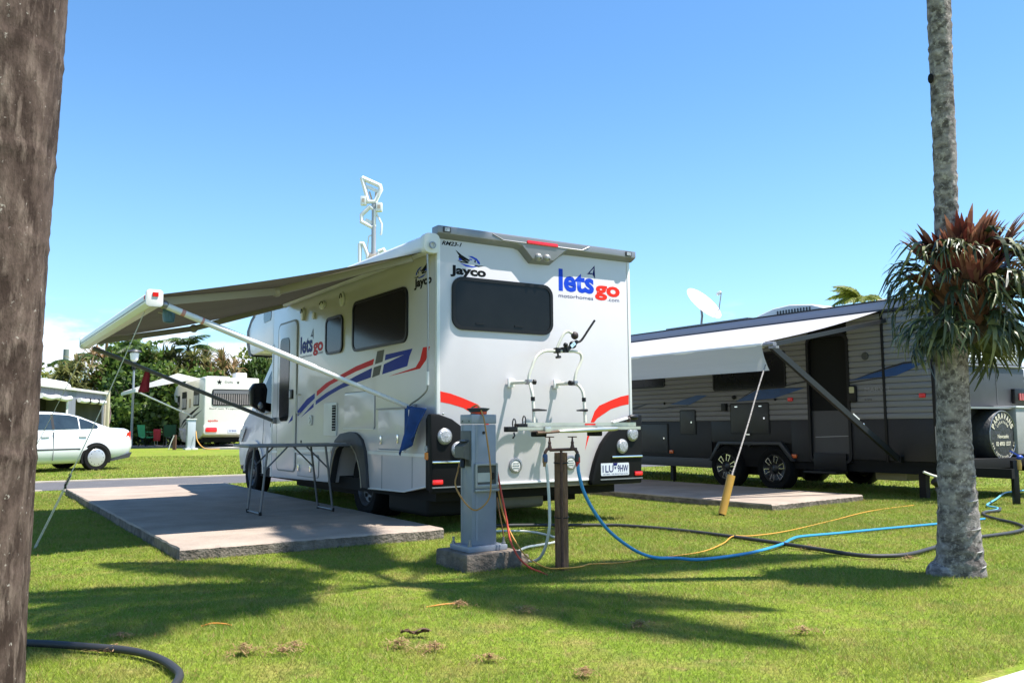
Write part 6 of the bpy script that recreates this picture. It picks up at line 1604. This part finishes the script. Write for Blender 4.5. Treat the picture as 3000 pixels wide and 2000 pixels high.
# the tall tangle left of centre
tree('tall screw pine thicket with rusty strap leaves at the left of the tangle', -21.8, 47, 5.0, 2.3, 1.3, 46, 30, .34, G_rust, 1, True)
tree('bright leafy tree at the top of the tangle under the awning tip', -20.6, 46.2, 5.35, 1.9, 2.0, 60, 46, .30, G_mid, 2)
tree('olive screw pine right of the leafy tree behind the lamp post', -18.4, 47, 5.1, 2.3, 1.6, 50, 30, .34, G_olive, 3, True)
tree('rusty screw pine in the middle of the tangle above the dark caravan awning rail', -16.6, 48, 4.85, 2.2, 1.2, 44, 30, .34, G_rust, 4, True)
tree('dark strap leaved tree behind the cream motorhome pod', -14.4, 49, 4.7, 2.3, 1.4, 50, 30, .32, G_dark, 5, True)
tree('olive strap leaved tree over the cream motorhome roof', -12.0, 50, 4.75, 2.4, 1.4, 50, 28, .32, G_olive, 6, True)
tree('yellow green round tree right of the cream motorhome', -9.6, 52, 5.2, 2.6, 1.0, 70, 48, .32, G_yel, 7)
tree('round olive tree behind the motorhome mirror', -13.4, 56, 6.2, 3.4, 1.0, 80, 46, .34, G_olive, 8)
tree('yellow green tree just left of the white motorhome cab', -16.2, 58, 5.9, 3.0, 1.0, 80, 46, .34, G_yel, 9)
tree('dark tree low behind the annex corner', -19.6, 44, 3.6, 1.5, .3, 40, 46, .28, G_dark, 10)
tree('leafy tree filling the middle of the tangle', -18.9, 45.0, 4.0, 1.7, .8, 56, 50, .28, G_mid, 11)
tree('leafy tree between the lamp post and the cream awning', -16.3, 45.0, 3.7, 1.8, .4, 56, 50, .28, G_mid, 12)
tree('olive tree above the annex roof', -22.6, 44, 4.3, 1.5, .8, 40, 30, .30, G_olive, 13, True)
tree('yellow green spreading bush tree at the far left beside the pole', -26.4, 50, 4.0, 2.8, .6, 70, 46, .30, G_yel, 14)
tree('yellow green bush at the left below the pole', -29.6, 52, 4.2, 3.0, .4, 70, 46, .30, G_yel, 15)
tree('dark round tree left of the palm trunk, mostly hidden', -35.5, 52, 5.0, 3.0, .6, 70, 46, .34, G_mid, 16)
small_palm('dark feather palm standing highest at the left of the tangle', -20.0, 46.8, 4.9, 2.1, 3, G_dark, 14)
small_palm('palm with its fronds bent by the wind above the tangle', -18.3, 47.8, 5.1, 2.0, 5, palm_leaf, 12, .3)
small_palm('short palm at the left edge of the tangle', -23.3, 46, 4.2, 1.8, 7, G_dark, 13)
small_palm('grey green palm top just right of the left palm trunk', -27.9, 48, 3.4, 1.9, 9, G_olive, 14)
small_palm('pale palm low behind the cream motorhome', -13.6, 51, 3.9, 2.0, 11, G_olive, 14)
small_palm('yellowish palm right of the cream motorhome roof', -11.2, 49, 3.6, 1.9, 13, G_yel, 14)
small_palm('palm crown showing above the dark caravan roof', 12.75, 31, 5.3, 1.5, 15, G_yel, 18)
# broad leaved hedge below
def hedge(label, x, y, H, rx, m, seed):
    t = thing('shrub', label, 'shrub', (x, y, ground_z(y)), 0, 'hedge shrubs below the trees')
    mk('foliage', leafy(H, rx, 1.0, .1, 50, 42, .30, seed, False, .5), m, t, smooth=0, fix=False)
    mk('stem', MB().tube([(0, 0, -.1), (.1, 0, H * .6)], [.05, .02], 6).tube([(0, 0, -.1), (-.2, .1, H * .5)], [.04, .02], 6), tree_bark, t)
hedge('broad leaved shrub beside the annex corner post', -18.4, 41.5, 2.0, 1.3, G_mid, 31)
hedge('broad leaved shrub behind the bright green chair', -16.9, 41.5, 1.8, 1.2, G_dark, 32)
hedge('broad leaved shrub behind the dark green chair', -15.4, 42, 2.1, 1.2, G_mid, 33)
hedge('olive shrub against the cream motorhome cab', -14.2, 43.5, 2.4, 1.1, G_olive, 34)
hedge('dark shrub left of the annex post', -19.8, 41.8, 2.0, 1.2, G_dark, 35)
for i, x in enumerate((-1, 4, 9, 14, 19, 24)):
    tree('round tree in the row behind the two caravans' if i < 0 else ['leafy tree hidden behind the white motorhome', 'olive tree behind the gap between the caravans', 'green tree behind the dark caravan', 'yellow green tree behind the dark caravan rear', 'dark tree behind the caravan at the right edge', 'olive tree at the far right beyond the palm'][i],
         x, 52 + (i % 2) * 3, 3.6 + .4 * (i % 3), 2.9, .4, 60, 40, .34, [G_mid, G_olive, G_mid, G_yel, G_dark, G_olive][i], 60 + i)
